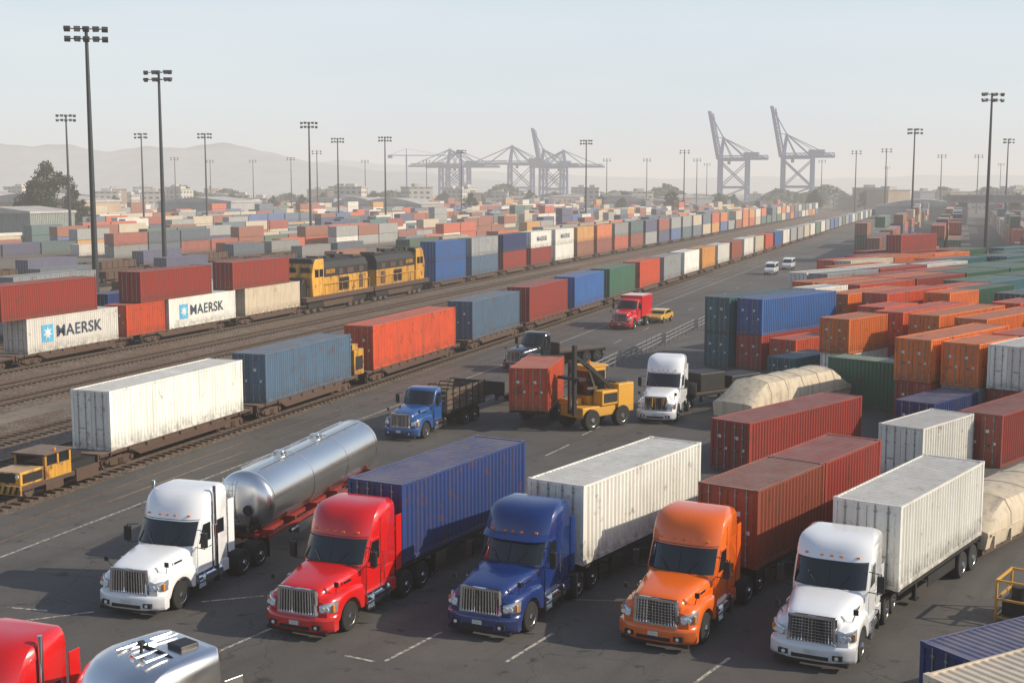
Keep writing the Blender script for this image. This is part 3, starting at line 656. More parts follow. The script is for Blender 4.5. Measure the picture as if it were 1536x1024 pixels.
def tanker(x,y,yaw,L,r,zc,label):
    e=root('tanker_trailer',x,y,away_rot(math.radians(yaw))); tag(e,label,'tanker trailer')
    pr=[(-.0,.02)]+[(.45-.45*math.cos(a),r*math.sin(a)) for a in [math.radians(12*k) for k in range(1,8)]]+[(.45,r)]
    for xx in (.62,L*.36,L*.66,L-.62): pr+=[(xx-.07,r),(xx-.065,r+.022),(xx+.065,r+.022),(xx+.07,r)]
    pr+=[(L-.45,r)]+[(L-.45+.45*math.sin(a),r*math.cos(a)) for a in [math.radians(12*k) for k in range(1,8)]]+[(L,.02)]
    MB().lathe(pr,(0,0,zc),64,'x').obj('barrel',[M_steel],e,30)
    for xx in(L*.3,L*.6):
        h=MB(); h.cyl((xx,0,zc+r-.05),(xx,0,zc+r+.16),.28,n=20); h.cyl((xx,0,zc+r+.16),(xx,0,zc+r+.2),.2,n=20); h.obj('hatch',[M_alu],e,40)
    for yy,zz in((.42,zc+r-.0),(-.42,zc+r-.0)):
        MB().beam((1,yy,zz),(L-1,yy,zz),.05,.05).obj('rail',[M_alu],e)
    ld=MB()
    for yy in(-.2,.2): ld.beam((-.12,yy+.5,zc-1.2),(-.02,yy+.5,zc+r*.85),.04)
    for k in range(8): ld.beam((-.1,.3,zc-1.1+k*.28),(-.1,.7,zc-1.1+k*.28),.03)
    ld.obj('ladder',[M_alu],e)
    MB().cyl((-.06,-.35,zc-.2),(.08,-.35,zc-.2),.22,n=16).obj('front_hatch',[M_dark],e,40)
    fr=MB()
    for yy in(.5,-.5): fr.bb(.3,L-.2,yy-.08,yy+.08,.95,1.12,0)
    for k in range(6): fr.bb(.5+k*(L-1.2)/5,.62+k*(L-1.2)/5,-1.1,1.1,.95,1.3,0)
    for yy in(1.1,-1.1): fr.bb(.3,L-.2,yy-.05,yy+.05,1.0,1.14,0)
    fr.beam((.2,-.9,1.1),(1.4,-.4,.8),.1,m=0); fr.beam((.2,.9,1.1),(1.4,.4,.8),.1,m=0)
    fr.obj('frame',[M_redf],e)
    for sg in(1,-1):
        for k in range(2): add_wheel(e,L-1.6-k*1.25,.92*sg,.52,'dual')
        for k in range(2): MB().bb(L-2.3-k*1.25+.1,L-1.0-k*1.25-.1,.6*sg,1.26*sg,1.08,1.13).obj('wheel_fender',[M_alu],e)
    pp=MB().cyl((2.5,-1.0,.75),(L-4,-1.0,.75),.09,n=10); pp.bb(3,4.6,-1.2,-.75,.55,.95); pp.obj('hose_tube',[M_alu],e,40)
    return e
tanker(-10.9,50.2,14.5,12.8,1.28,2.38,'polished steel tanker trailer with red chassis behind white truck')
chassis(1.0,78.6,12,6.4,'short container trailer beside a yellow mobile crane'); box_on(1.0,78.6,12,6.1,2.7,'orange red','on a short trailer')
# --- realise containers
CLIST.sort(key=lambda c:c['d']); vis=[c for c in CLIST if inview(c['x'],c['y'],c['z'],120)]
near=vis[:299]; rest=vis[299:]
for i,c in enumerate(near):
    full=c['d']<130; pm=(CMM if c['mt'] else CM)[c['c']]
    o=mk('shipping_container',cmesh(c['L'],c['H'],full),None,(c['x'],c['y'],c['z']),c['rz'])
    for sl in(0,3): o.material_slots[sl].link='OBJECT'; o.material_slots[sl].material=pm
    sz='short' if c['L']<7 else 'long'
    tag(o,f"{sz} {c['c']} corrugated shipping container {c['w']}",'shipping container','shipping containers in the freight yard')
    if full:
        for dm,lm in dmesh(c['H']):
            dd=mk('door',dm,o,(-c['L']/2,0,0)); dd.material_slots[0].link='OBJECT'; dd.material_slots[0].material=pm
            mk('lock_bar',lm,dd)
    if c['dec']: decal_maersk(o,c['L'],c['H'],c['dec']=='logo')
ks=list(CC); st=MB()
for c in rest:
    M=Matrix.Rotation(c['rz'],3,'Z'); st.box((c['x'],c['y'],c['z']+c['H']/2),(c['L'],W,c['H']-.04),ks.index(c['c']),M)
if rest:
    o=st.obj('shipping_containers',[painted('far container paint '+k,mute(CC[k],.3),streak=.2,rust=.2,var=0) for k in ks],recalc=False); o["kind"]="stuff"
# --- tracks
def track(t,s0,s1,i):
    X,Y=ST(0,t); e=root('railway_track',X,Y,away_rot(TA)); tag(e,'steel railway track on wooden sleepers and brown ballast','railway track','parallel railway tracks')
    if i:
        sl=MB(); k=s0
        while k<min(s1,230): sl.bb(k,k+.25,-1.3,1.3,.02,.10); k+=.62
        sl.obj('sleepers',[M_wood],e,recalc=False)["kind"]="stuff"
    for sg in(1,-1): MB().bb(s0,s1,sg*.72-.04,sg*.72+.04,.08 if i else -.02,.24 if i else .05).obj('rail',[M_rail],e)
for i,t in enumerate((-38.9,TAc,-48.3,-53.6,-63.2,-68.3,TBc,-79.8,-85.2,-90.4)): track(t,20,1100,i)
# --- light masts
def mast_meshes():
    p=MB().cyl((0,0,0),(0,0,34.2),.42,.20,n=12); p.cyl((0,0,0),(0,0,.6),.8,n=12); pole=p.mesh('pole',[M_pole],40)
    b=MB()
    for z in(33.1,34.3): b.beam((-2.3,0,z),(2.3,0,z),.12); b.beam((0,-1.1,z),(0,1.1,z),.12)
    frame=b.mesh('lamp_frame',[M_pole])
    f=MB(); f.prism([(-.30,-.20),(-.30,.16),(.20,.32),(.20,-.38)],-.36,.36,0,'x'); f.bb(-.30,.30,.201,.22,-.33,.27,1)
    return pole,frame,f.mesh('floodlight',[M_pole,M_galv])
MP,MF,ML=mast_meshes()
def mast(x,y,rot,h=35,n=5):
    e=root('light_mast',x,y,rot,0,h/35); tag(e,'tall dark steel floodlight mast rising above the freight yard','light mast','floodlight masts in the yard')
    mk('pole',MP,e); mk('lamp_frame',MF,e)
    for z in(33.1,34.3):
        for k in range(n):
            l=mk('floodlight',ML,e,(-2.2+k*4.4/(n-1),.35*(1 if k%2 else -1),z+.10*(k%2))); l.rotation_euler=(-.35,0,R.uniform(-.5,.5)+(math.pi if k%2 else 0))
for X,Y in((-52.1,160),(-59.4,219),(-60.8,388),(-49,499),(30.6,533),(99.7,270),(134,431),(-120,349),(-134,468),(-111,468),(-26.5,674),(-69,512),(199,519)): mast(X,Y,R.uniform(-.3,.3),n=5)
for px_,tp in ((263,236),(437,236),(476,226),(548,240),(910,238),(970,238),(1026,225),(1045,238),(1283,226),(1328,223),(1411,232),(1466,232),(640,240),(1060,245),(1232,240),(1330,250),(316,240),(380,240),(1500,245)):
    Y=20*1920/(282-tp); X=Y*(px_-768)/1934; mast(X,Y,0,n=3)
# --- quay cranes
def crane(x,y,rot,up,label,scale=1):
    e=root('quay_crane',x,y,rot,0,scale); tag(e,label,'gantry crane','ship to shore cranes on the quay')
    g=MB(); HG=46
    for yy in(-9,9):
        for xx in(0,30):
            g.beam((xx,yy,0),(xx,yy*.85,HG),2.8,2.8); g.box((xx,yy,1.5),(3,7,2.6))
        g.beam((0,yy,16),(30,yy,16),2.0,2.6); g.beam((0,yy,4),(30,yy*.95,16),.8); g.beam((30,yy,16),(0,yy*.9,HG-2),1.2); g.beam((0,yy,16),(30,yy*.9,HG-2),.9); g.beam((0,yy*.85,HG),(30,yy*.85,HG),2.0,2.6)
    for xx in(0,30):
        g.beam((xx,-9,6),(xx,9,6),1.8,2.2); g.beam((xx,-8,HG),(xx,8,HG),2.2,2.8); g.beam((xx,-9,16),(xx,9,16),1.8); g.beam((xx,-9,16),(xx,8,HG),.9)
    g.obj('leg_frame',[M_crane],e)
    a=MB()
    for yy in(-6,6): a.beam((0,yy,HG),(3,yy*.4,HG+24),1.7); a.beam((30,yy,HG),(3,yy*.4,HG+24),1.1); a.beam((14,yy,HG),(3,yy*.4,HG+22),.8)
    a.beam((3,-3,HG+24),(3,3,HG+24),2.0); a.beam((1.5,-4,HG+13),(1.5,4,HG+13),1.2)
    a.obj('apex_frame',[M_crane],e)
    gi=MB()
    for yy in(-3.2,3.2):
        gi.beam((-3,yy,HG+1),(52,yy,HG+1),1.4,2.6)
        for k in range(13): gi.beam((-2+k*4.2,yy,HG+2.2),(0+k*4.2,yy,HG+4.6),.4); gi.beam((0+k*4.2,yy,HG+4.6),(2.2+k*4.2,yy,HG+2.2),.4)
        gi.beam((-2,yy,HG+4.6),(52,yy,HG+4.6),.6)
    for k in range(9): gi.beam((k*6.2,-3.2,HG+1),(k*6.2,3.2,HG+1),.8)
    gi.obj('girder',[M_crane],e)
    MB().bb(26,42,-4.5,4.5,HG+2.6,HG+8).obj('machinery_house',[M_crane2],e)
    MB().bb(8,11,-1.5,1.5,HG-5,HG-.6).obj('operator_cabin',[M_crane2],e)
    b=MB(); L=52; ang=math.radians(79) if up else 0
    def bp(d,h,yy): return (-3-d*math.cos(ang)+h*math.sin(ang), yy, HG+1+d*math.sin(ang)+h*math.cos(ang))
    for yy in(-3.2,3.2):
        b.beam(bp(0,0,yy),bp(L,0,yy),1.4,2.4)
        b.beam(bp(2,4.2,yy),bp(L-3,3.2,yy),.8)
        for k in range(12): b.beam(bp(k*4.3,1,yy),bp(k*4.3+2.1,4.0,yy),.5); b.beam(bp(k*4.3+2.1,4.0,yy),bp(k*4.3+4.3,1,yy),.5)
    for k in range(9): b.beam(bp(k*6.2,0,-3.2),bp(k*6.2,0,3.2),.8)
    b.beam(bp(L,0,-3.6),bp(L,0,3.6),2.6,2.6)
    b.obj('boom',[M_crane],e)
    st_=MB()
    for yy in(-2,2):
        for d_ in(24,46): st_.beam((3,yy,HG+24),bp(d_,2,yy),.6)
        st_.beam((3,yy,HG+24),(48,yy,HG+2),.7); st_.beam((3,yy,HG+24),(30,yy,HG+8),.5)
    st_.obj('stay',[M_crane],e)
    return e
def crx(px_,Y): return Y*(px_-768)/1934
crane(crx(1080,1400),1400,-.35,True,'blue grey quay crane with its boom raised steeply',.98)
crane(crx(1174,1360),1360,-.35,True,'tall blue grey quay crane with raised boom in haze',1.01)
crane(crx(672,1620),1620,-.2,False,'quay crane with boom lowered over the water',.90); crane(crx(692,1580),1580,2.9,False,'quay crane with level boom and braced legs',.86)
crane(crx(765,1600),1600,-.25,False,'quay crane with boom lowered beside others',.95); crane(crx(812,1580),1580,-.3,True,'quay crane with narrow raised boom among lowered cranes',.88); crane(crx(848,1520),1520,2.8,False,'quay crane with level boom near the quay edge',.84)
e=root('tower_crane',crx(610,1400),1400,.1); tag(e,'thin tower crane with long horizontal jib','tower crane')
MB().beam((0,0,0),(0,0,50),1.6).beam((0,0,50),(0,0,57),.8).obj('mast',[M_crane2],e); MB().beam((-20,0,50),(48,0,50),.9).beam((0,0,57),(40,0,50.4),.25).beam((0,0,57),(-18,0,50.4),.25).bb(-20,-15,-1,1,47,50).obj('jib',[M_crane2],e)
# --- hills
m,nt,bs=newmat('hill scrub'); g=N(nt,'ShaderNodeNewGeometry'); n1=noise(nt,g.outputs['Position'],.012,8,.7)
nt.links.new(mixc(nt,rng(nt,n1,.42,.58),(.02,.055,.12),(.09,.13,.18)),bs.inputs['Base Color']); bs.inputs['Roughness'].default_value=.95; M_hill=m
def hill(Y0,prof,seed,depth=900,name='hills'):
    rr=random.Random(seed); ph=[rr.uniform(0,6) for _ in range(8)]
    xs=[prof[0][0]+i*(prof[-1][0]-prof[0][0])/160 for i in range(161)]; rows=[]
    for j in range(11):
        v_=j/10; row=[]
        for x in xs:
            top=interp(prof,x); zt=15+(282-top)/1920*Y0
            zt=zt*(1+.035*math.sin(x/53+ph[0])+.02*math.sin(x/21+ph[1])+.01*math.sin(x/6+ph[2]))
            prof_v=math.sin(min(1,v_*1.6)*math.pi/2)**1.2 if v_<.625 else 1-(v_-.625)*.8
            YY=Y0+(v_-.625)*depth+30*math.sin(x/31+ph[3])
            row.append((YY*(x-768)/1934,YY,max(-2,zt*prof_v+zt*.03*math.sin(x/17+v_*7+ph[4])*math.sin(v_*3.1)-3)))
        rows.append(row)
    o=MB().grid(rows).obj(name,[M_hill],None,80,recalc=False); o["kind"]="structure"
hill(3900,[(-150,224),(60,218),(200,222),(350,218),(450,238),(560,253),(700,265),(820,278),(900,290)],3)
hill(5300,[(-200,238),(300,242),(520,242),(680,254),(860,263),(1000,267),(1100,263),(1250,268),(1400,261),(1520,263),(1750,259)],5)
# --- distant buildings
def wallmat(name,col):
    m,nt,bs=newmat(name); tc=N(nt,'ShaderNodeTexCoord'); sx=N(nt,'ShaderNodeSeparateXYZ'); nt.links.new(tc.outputs['Object'],sx.inputs[0])
    cx=N(nt,'ShaderNodeCombineXYZ'); nt.links.new(math_(nt,'ADD',sx.outputs[0],sx.outputs[1]),cx.inputs[0]); nt.links.new(sx.outputs[2],cx.inputs[1])
    bk=N(nt,'ShaderNodeTexBrick',offset=0); nt.links.new(cx.outputs[0],bk.inputs['Vector']); bk.inputs['Scale'].default_value=1; bk.inputs['Brick Width'].default_value=4.2; bk.inputs['Row Height'].default_value=3.4; bk.inputs['Mortar Size'].default_value=.95; bk.inputs['Mortar Smooth'].default_value=0
    bk.inputs['Color1'].default_value=(.06,.065,.07,1); bk.inputs['Color2'].default_value=(.10,.105,.11,1); bk.inputs['Mortar'].default_value=(*col,1)
    c=mixc(nt,rng(nt,noise(nt,tc.outputs['Object'],.15,5),.4,.7,0,.4),bk.outputs[0],tuple(x*.7 for x in col))
    nt.links.new(c,bs.inputs['Base Color']); bs.inputs['Roughness'].default_value=.8; return m
M_bld=[wallmat('wall pale',(.50,.46,.41)),plain('wall grey',(.34,.34,.33),.8,0,.2,.1),plain('wall tan',(.42,.31,.22),.8,0,.2,.1),plain('roof metal',(.46,.43,.40),.6,0,.3,.2),painted('corrugated wall paint',(.26,.29,.27),rust=.4,streak=.5)]
def building(x,y,wd,dp,h,mi,rot=0):
    e=root('warehouse_building' if wd>h*2 else 'office_building',x,y,rot); tag(e,'pale flat roofed building beyond the container yard','building','buildings beyond the yard')
    b=MB(); b.bb(-wd/2,wd/2,-dp/2,dp/2,0,h,0)
    if mi==4:
        for k in range(int(wd/.8)): b.bb(-wd/2+k*.8,-wd/2+k*.8+.35,-dp/2-.12,-dp/2,0,h,0)
        for k in range(int(dp/.8)): b.bb(wd/2,wd/2+.12,-dp/2+k*.8,-dp/2+k*.8+.35,0,h,0)
    b.obj('wall',[M_bld[mi]],e)
    r=MB(); r.bb(-wd/2-.4,wd/2+.4,-dp/2-.4,dp/2+.4,h,h+.7,0)
    if wd>h*2: r.prism([(-wd/2,h+.7),(0,h+.7+wd*.05),(wd/2,h+.7)],-dp/2,dp/2)
    else: r.bb(-wd*.15,wd*.2,-dp*.2,dp*.2,h+.7,h+2.6)
    r.obj('roof',[M_bld[3]],e)
for k in range(90):
    px_=R.uniform(-20,1560); Y=R.uniform(820,1300)
    if 1040<px_<1260 and R.random()<.7: continue
    big=R.random()<.35
    building(crx(px_,Y),Y,R.uniform(28,50) if big else R.uniform(8,20),R.uniform(12,25),R.uniform(6,9) if big else R.uniform(8,16),R.randrange(3) if big or R.random()<.6 else 0,R.uniform(-.4,.4))
for x,y,wd,h,mi in((-205,560,60,9,2),(-285,660,60,11,2),(-150,640,40,8,1)): building(x,y,wd,30,h,mi,-.3)
building(-150,390,26,20,7.5,4,-.34)
for px_,Y,wd in((1383,640,44),(600,720,40),(550,760,30)):
    e=root('storage_shed',crx(px_,Y),Y,-.3); tag(e,'long low storage shed with pale curved roof','shed','storage sheds')
    pts=[(-wd/2+wd*i/12,6+3.5*math.sin(math.pi*i/12)) for i in range(13)]
    MB().prism(pts,-18,18).obj('roof',[M_bld[3]],e,50); MB().bb(-wd/2+.5,wd/2-.5,-17.5,17.5,0,6).obj('wall',[M_bld[1]],e)
e=root('road_overpass',crx(1510,520),520,-.2); tag(e,'low concrete road overpass on thick square piers','overpass')
MB().bb(-22,90,-6,6,9.0,11.0).bb(-22,90,-6.2,-5.9,11,12.2).bb(-22,90,5.9,6.2,11,12.2).obj('deck',[M_conc],e)
for k in range(6): MB().bb(-18+k*20,-15+k*20,-2,2,0,9.0).obj('pier',[M_conc],e)
# --- trees
m,nt,bs=newmat('foliage'); g=N(nt,'ShaderNodeNewGeometry'); oi=g.outputs['Random Per Island']
nt.links.new(mixc(nt,oi,(.018,.032,.012),(.06,.08,.03)),bs.inputs['Base Color']); bs.inputs['Roughness'].default_value=.8; M_leaf=m
M_bark=plain('bark',(.07,.05,.035),.9)
def tree_meshes(seed,h=20,w_=15,nleaf=7000):
    rr=random.Random(seed); t=MB(); t.cyl((0,0,0),(.2,0,h*.35),.5,.35,n=8); ends=[]
    for k in range(16):
        a=k*2.4+rr.random(); f=(k+.5)/16; zz=h*(.22+.62*f); r_=w_*.5*math.sin(math.pi*min(.95,.28+.62*f))*rr.uniform(.6,.95); p=(r_*math.cos(a),r_*math.sin(a),zz); t.cyl((.1,0,h*rr.uniform(.12,.35)),p,.22,.06,n=6); ends.append(p)
    ends+=[(0,0,h*.88),(0,0,h*.7),(0,0,h*.5),(1,1,h*.36)]
    c=MB(); cl=[]
    for p in ends:
        for j in range(3): cl.append((p[0]+rr.gauss(0,w_*.06),p[1]+rr.gauss(0,w_*.06),p[2]+rr.gauss(0,h*.04),rr.uniform(.09,.15)*w_))
    for k in range(nleaf):
        q_=rr.choice(cl); v_=Vector((rr.gauss(0,1),rr.gauss(0,1),rr.gauss(0,.8))); v_=v_.normalized()*q_[3]*rr.uniform(.4,1.1)+Vector(q_[:3])
        s_=rr.uniform(.2,.48); n_=Vector((rr.gauss(0,1),rr.gauss(0,1),rr.gauss(0,1))).normalized(); u_=n_.orthogonal().normalized(); w2=n_.cross(u_)
        c.add([v_+u_*s_,v_+w2*s_*.7,v_-u_*s_,v_-w2*s_*.7],[(0,1,2,3)])
    return t.mesh('trunk',[M_bark],40),c.mesh('crown',[M_leaf],recalc=False)
TM=[tree_meshes(k) for k in range(3)]
def tree(x,y,s_,k,label='broad dark green tree beyond the container rows'):
    e=root('tree',x,y,R.uniform(0,6),0,s_); tag(e,label,'tree','trees beyond the yard'); a,b=TM[k]; mk('trunk',a,e); mk('crown',b,e)
tree(-155,432,1.18,0,'large round crowned dark tree above the containers'); tree(-161,436,.9,1); tree(-176,432,.6,2); tree(-184,434,.65,1); tree(-148,442,.55,0)
for k in range(34):
    px_=R.uniform(80,1536); Y=R.uniform(700,1050); tree(crx(px_,Y),Y,R.uniform(.4,.7),R.randrange(3))
m=MB(); rr=random.Random(4)
for k in range(14000):
    px_=rr.uniform(-40,1580); Y=rr.uniform(1050,1250); hh=(9+5*math.sin(px_/37)+4*math.sin(px_/13))*rr.random()**.6
    v_=Vector((crx(px_,Y),Y,max(0,hh))); s_=rr.uniform(1.2,2.4); n_=Vector((rr.gauss(0,1),rr.gauss(0,1),rr.gauss(0,1))).normalized(); u_=n_.orthogonal().normalized(); w2=n_.cross(u_)
    m.add([v_+u_*s_,v_+w2*s_,v_-u_*s_,v_-w2*s_],[(0,1,2,3)])
o=m.obj('tree_line',[M_leaf],recalc=False); o["kind"]="stuff"
# --- locomotives
def loco(s,t,flip,label):
    X,Y=ST(s,t); e=root('locomotive',X,Y,away_rot(TA)+(math.pi if flip else 0),.1,(1.34,1.34,1.52)); tag(e,label,'locomotive','yellow locomotives on the railway')
    L=13.6; h=L/2
    MB().bb(-h,h,-1.45,1.45,1.0,1.35).prism([(-3.2,1.0),(-2.8,.4),(2.8,.4),(3.2,1.0)],-1.1,1.1).obj('underframe',[M_rustst],e)
    b=MB(); b.bb(-h+3.4,h-.9,-1.22,1.22,1.35,2.75,0); b.prism([(-1.24,2.75),(-1.26,3.45),(-1.0,3.95),(-.5,4.15),(.5,4.15),(1.0,3.95),(1.26,3.45),(1.24,2.75)],-h+3.4,h-.9,1,'x')
    for k in range(9):
        for sg in(1,-1): b.bb(-h+3.6+k*1.03,-h+4.5+k*1.03,1.215*sg,1.24*sg,1.5,2.6,2 if k in(3,4,7) else 0)
    for k in range(22): b.bb(-h+6.75+k*.09,-h+6.79+k*.09,-1.26,1.26,1.6,2.5,1)
    for k in range(18):
        for sg in(1,-1): b.bb(-h+4.0+k*.1,-h+4.05+k*.1,1.2*sg,1.30*sg,3.0,3.35,0)
    for x0_,wd_ in((6.6,.8),(8.3,1.3),(10.8,.9)): b.bb(-h+x0_,-h+x0_+wd_,-1.29,1.29,2.85,3.3,2)
    b.bb(-h+7.5,-h+9,-.4,.4,4.1,4.4,1); b.cyl((-h+9.6,0,4.15),(-h+9.6,0,4.5),.2,n=10,m=1); b.bb(-h+10.5,-h+12.2,-.8,.8,4.1,4.25,2); b.bb(-h+3.8,-h+4.2,-.6,.6,4.1,4.4,2)
    b.obj('engine_hood',[M_yelp,M_dark,M_rustst],e)
    for k in range(2): MB().cyl((-h+4.8+k*1.3,0,4.1),(-h+4.8+k*1.3,0,4.32),.55,n=18).obj('roof_fan',[M_dark],e,40)
    c=MB(); c.prism([(-h+1.3,1.35),(-h+1.1,2.9),(-h+1.5,3.95),(-h+1.9,4.25),(-h+3.4,4.25),(-h+3.4,1.35)],-1.42,1.42,0); c.obj('cab',[M_yelp],e,bevel=.06)
    n_=MB(); n_.prism([(-h+.1,1.35),(-h+.25,2.4),(-h+.6,2.75),(-h+1.25,2.85),(-h+1.25,1.35)],-.85,.85,0); n_.obj('nose',[M_black],e,bevel=.08)
    MB().prism([(-1.42,3.95),(-1.2,4.3),(1.2,4.3),(1.42,3.95)],-h+1.4,-h+3.5,0,'x').obj('cab_roof',[M_dark],e)
    for yy in(-.72,.72): MB().box((-h+1.21,yy,3.32),(.06,.95,.62),0,Matrix.Rotation(-.35,3,'Y').to_3x3()).obj('front_window',[M_glass],e)
    for sg in(1,-1):
        for xx in(-h+2.0,-h+2.85): MB().bb(xx-.33,xx+.33,1.43*sg,1.45*sg,2.85,3.45).obj('side_window',[M_glass],e)
        hr=MB()
        for k in range(9): hr.cyl((-h+3.6+k*1.15,1.4*sg,1.35),(-h+3.6+k*1.15,1.4*sg,2.2),.025,n=5)
        hr.beam((-h+3.6,1.4*sg,2.2),(h-.8,1.4*sg,2.2),.04); hr.obj('handrail',[M_yelp],e)
    for yy in(-.4,.4): MB().cyl((-h+.12,yy,2.0),(-h+.05,yy,2.0),.13,n=12).obj('headlight',[M_lamp],e)
    for xx in(-h+2.6,h-2.6):
        bg_=MB()
        for sg in(1,-1): bg_.prism([(-1.7,.75),(-1.4,.9),(1.4,.9),(1.7,.75),(1.5,.45),(-1.5,.45)],sg*1.0-.08,sg*1.0+.08)
        bo=bg_.obj('bogie',[M_dark],e); bo.location=(xx,0,0)
        for dx in(-1.25,0,1.25): mk('wheelset',FC[14.4][2],bo,(dx,0,.5))
loco(142.6,TBc,False,'yellow and black diesel locomotive with weathered dark roof'); loco(161.2,TBc,True,'weathered yellow diesel locomotive coupled behind another locomotive')
# --- small yellow rail tractor
X,Y=ST(50.9,TAc+.5); e=root('rail_tractor',X,Y,fwd_rot(TA),.1,.80); tag(e,'small yellow rail tractor with hazard stripes and square cab','rail vehicle')
MB().bb(-4.2,3.2,-1.2,1.2,.75,1.0).bb(-4.0,-1.8,-1.28,-1.2,.3,1.1).bb(-4.0,-1.8,1.2,1.28,.3,1.1).bb(-.6,1.0,1.0,1.25,.35,.8).obj('frame',[M_rustst],e)
MB().bb(.9,3.0,-1.05,1.05,1.0,1.85).obj('bonnet',[M_yelp],e,bevel=.06)
MB().bb(1.1,2.8,1.05,1.08,1.15,1.7).bb(3.0,3.03,-.7,.7,1.2,1.75).obj('radiator_grille',[M_dark],e)
cb=MB(); cb.bb(-1.5,.9,-1.15,1.15,1.0,1.8); 
for xx in(-1.42,-.3,.82):
    for yy in(-1.07,1.07): cb.bb(xx-.08,xx+.08,yy-.08,yy+.08,1.8,2.45)
cb.obj('cab',[M_yelp],e); MB().bb(-1.42,.82,-1.06,1.06,1.8,2.42).obj('cab_window',[M_glass],e); MB().bb(-1.65,1.05,-1.25,1.25,2.45,2.58).obj('roof',[M_rustst],e,bevel=.04)
MB().bb(-4.0,-1.7,-1.0,1.0,1.0,1.5).cyl((-2.8,0,1.5),(-2.8,0,2.3),.1,n=8).bb(-3.6,-2.4,-.7,.3,1.5,1.9).obj('engine_cover',[M_dark],e)
MB().cyl((-.3,.9,2.58),(-.3,.9,2.75),.09,n=10).obj('beacon',[M_amber],e)
bf=MB(); bf.bb(3.2,3.35,-1.3,1.3,.55,1.1,0)
for k in range(6):
    y_=-1.25+k*.42; bf.add([(3.354,y_,.58),(3.354,y_+.2,.58),(3.354,y_+.38,1.08),(3.354,y_+.18,1.08)],[(0,1,2,3)],1)
bf.obj('buffer_beam',[M_yelp,M_black],e,recalc=False)
for yy in(-.85,.85): MB().cyl((3.0,yy,1.6),(3.06,yy,1.6),.12,n=12).obj('headlight',[M_lamp],e)
for xx in(-2.8,2.0): mk('wheelset',FC[14.4][2],e,(xx,0,.62))
# --- mid ground vehicles
e=truck('stake_bed_truck',-6.2,76.6,26,'mid blue','blue lorry with a weathered wooden stake bed',sleeper=False,wheelbase=5.6,scale=.92,visor=False,tail=1.6)
b=MB(); b.bb(-2.7,-8.4,-1.22,1.22,1.15,1.3,1)
for sg in(1,-1):
    for z in(1.4,1.75,2.1,2.45): b.bb(-2.7,-8.4,1.17*sg,1.22*sg,z,z+.27,0)
    for k in range(7): b.bb(-2.75-k*.93,-2.83-k*.93,1.22*sg,1.27*sg,1.15,2.8,1)
for z in(1.4,1.75,2.1,2.45): b.bb(-2.7,-2.75,-1.2,1.2,z,z+.27,0); b.bb(-8.35,-8.4,-1.2,1.2,z,z+.27,0)
for k in range(4): b.beam((-3.2-k*1.5,-1.2,2.8),(-3.2-k*1.5,1.2,2.8),.08,m=1)
b.obj('stake_bed',[M_wood,M_dark],e)
chassis(-1.6,86.0,28,7,'empty dark flatbed trailer standing on the asphalt',deck=True)
truck('semi_truck',9.6,82.2,18,'white','white high roof semi truck pulling an empty flatbed',visor=False)
e=chassis(11.6,86.0,52,8.0,'dark equipment flatbed trailer behind a white truck',deck=True); MB().bb(.8,3.2,-.9,.9,1.26,2.5).bb(3.8,6.8,-1,1,1.26,2.1).obj('equipment',[M_dark],e,bevel=.05)
truck('box_truck',.9,105,40,'black','dark lorry parked beside the rail siding',sleeper=False,visor=False,rearaxles=1,wheelbase=3.6)
chassis(3.2,108.4,50,5.5,'low dark flatbed trailer behind a dark lorry',deck=True)
e=truck('box_truck',12.0,136.8,24,'red','red cargo lorry driving along the yard road',sleeper=False,visor=False,wheelbase=4.2,scale=1.0,rearaxles=1)
MB().bb(-2.5,-6.0,-1.25,1.25,1.1,3.3).bb(-2.45,-6.05,-1.28,1.28,3.3,3.4).obj('cargo_box',[PT['red']],e,bevel=.03)
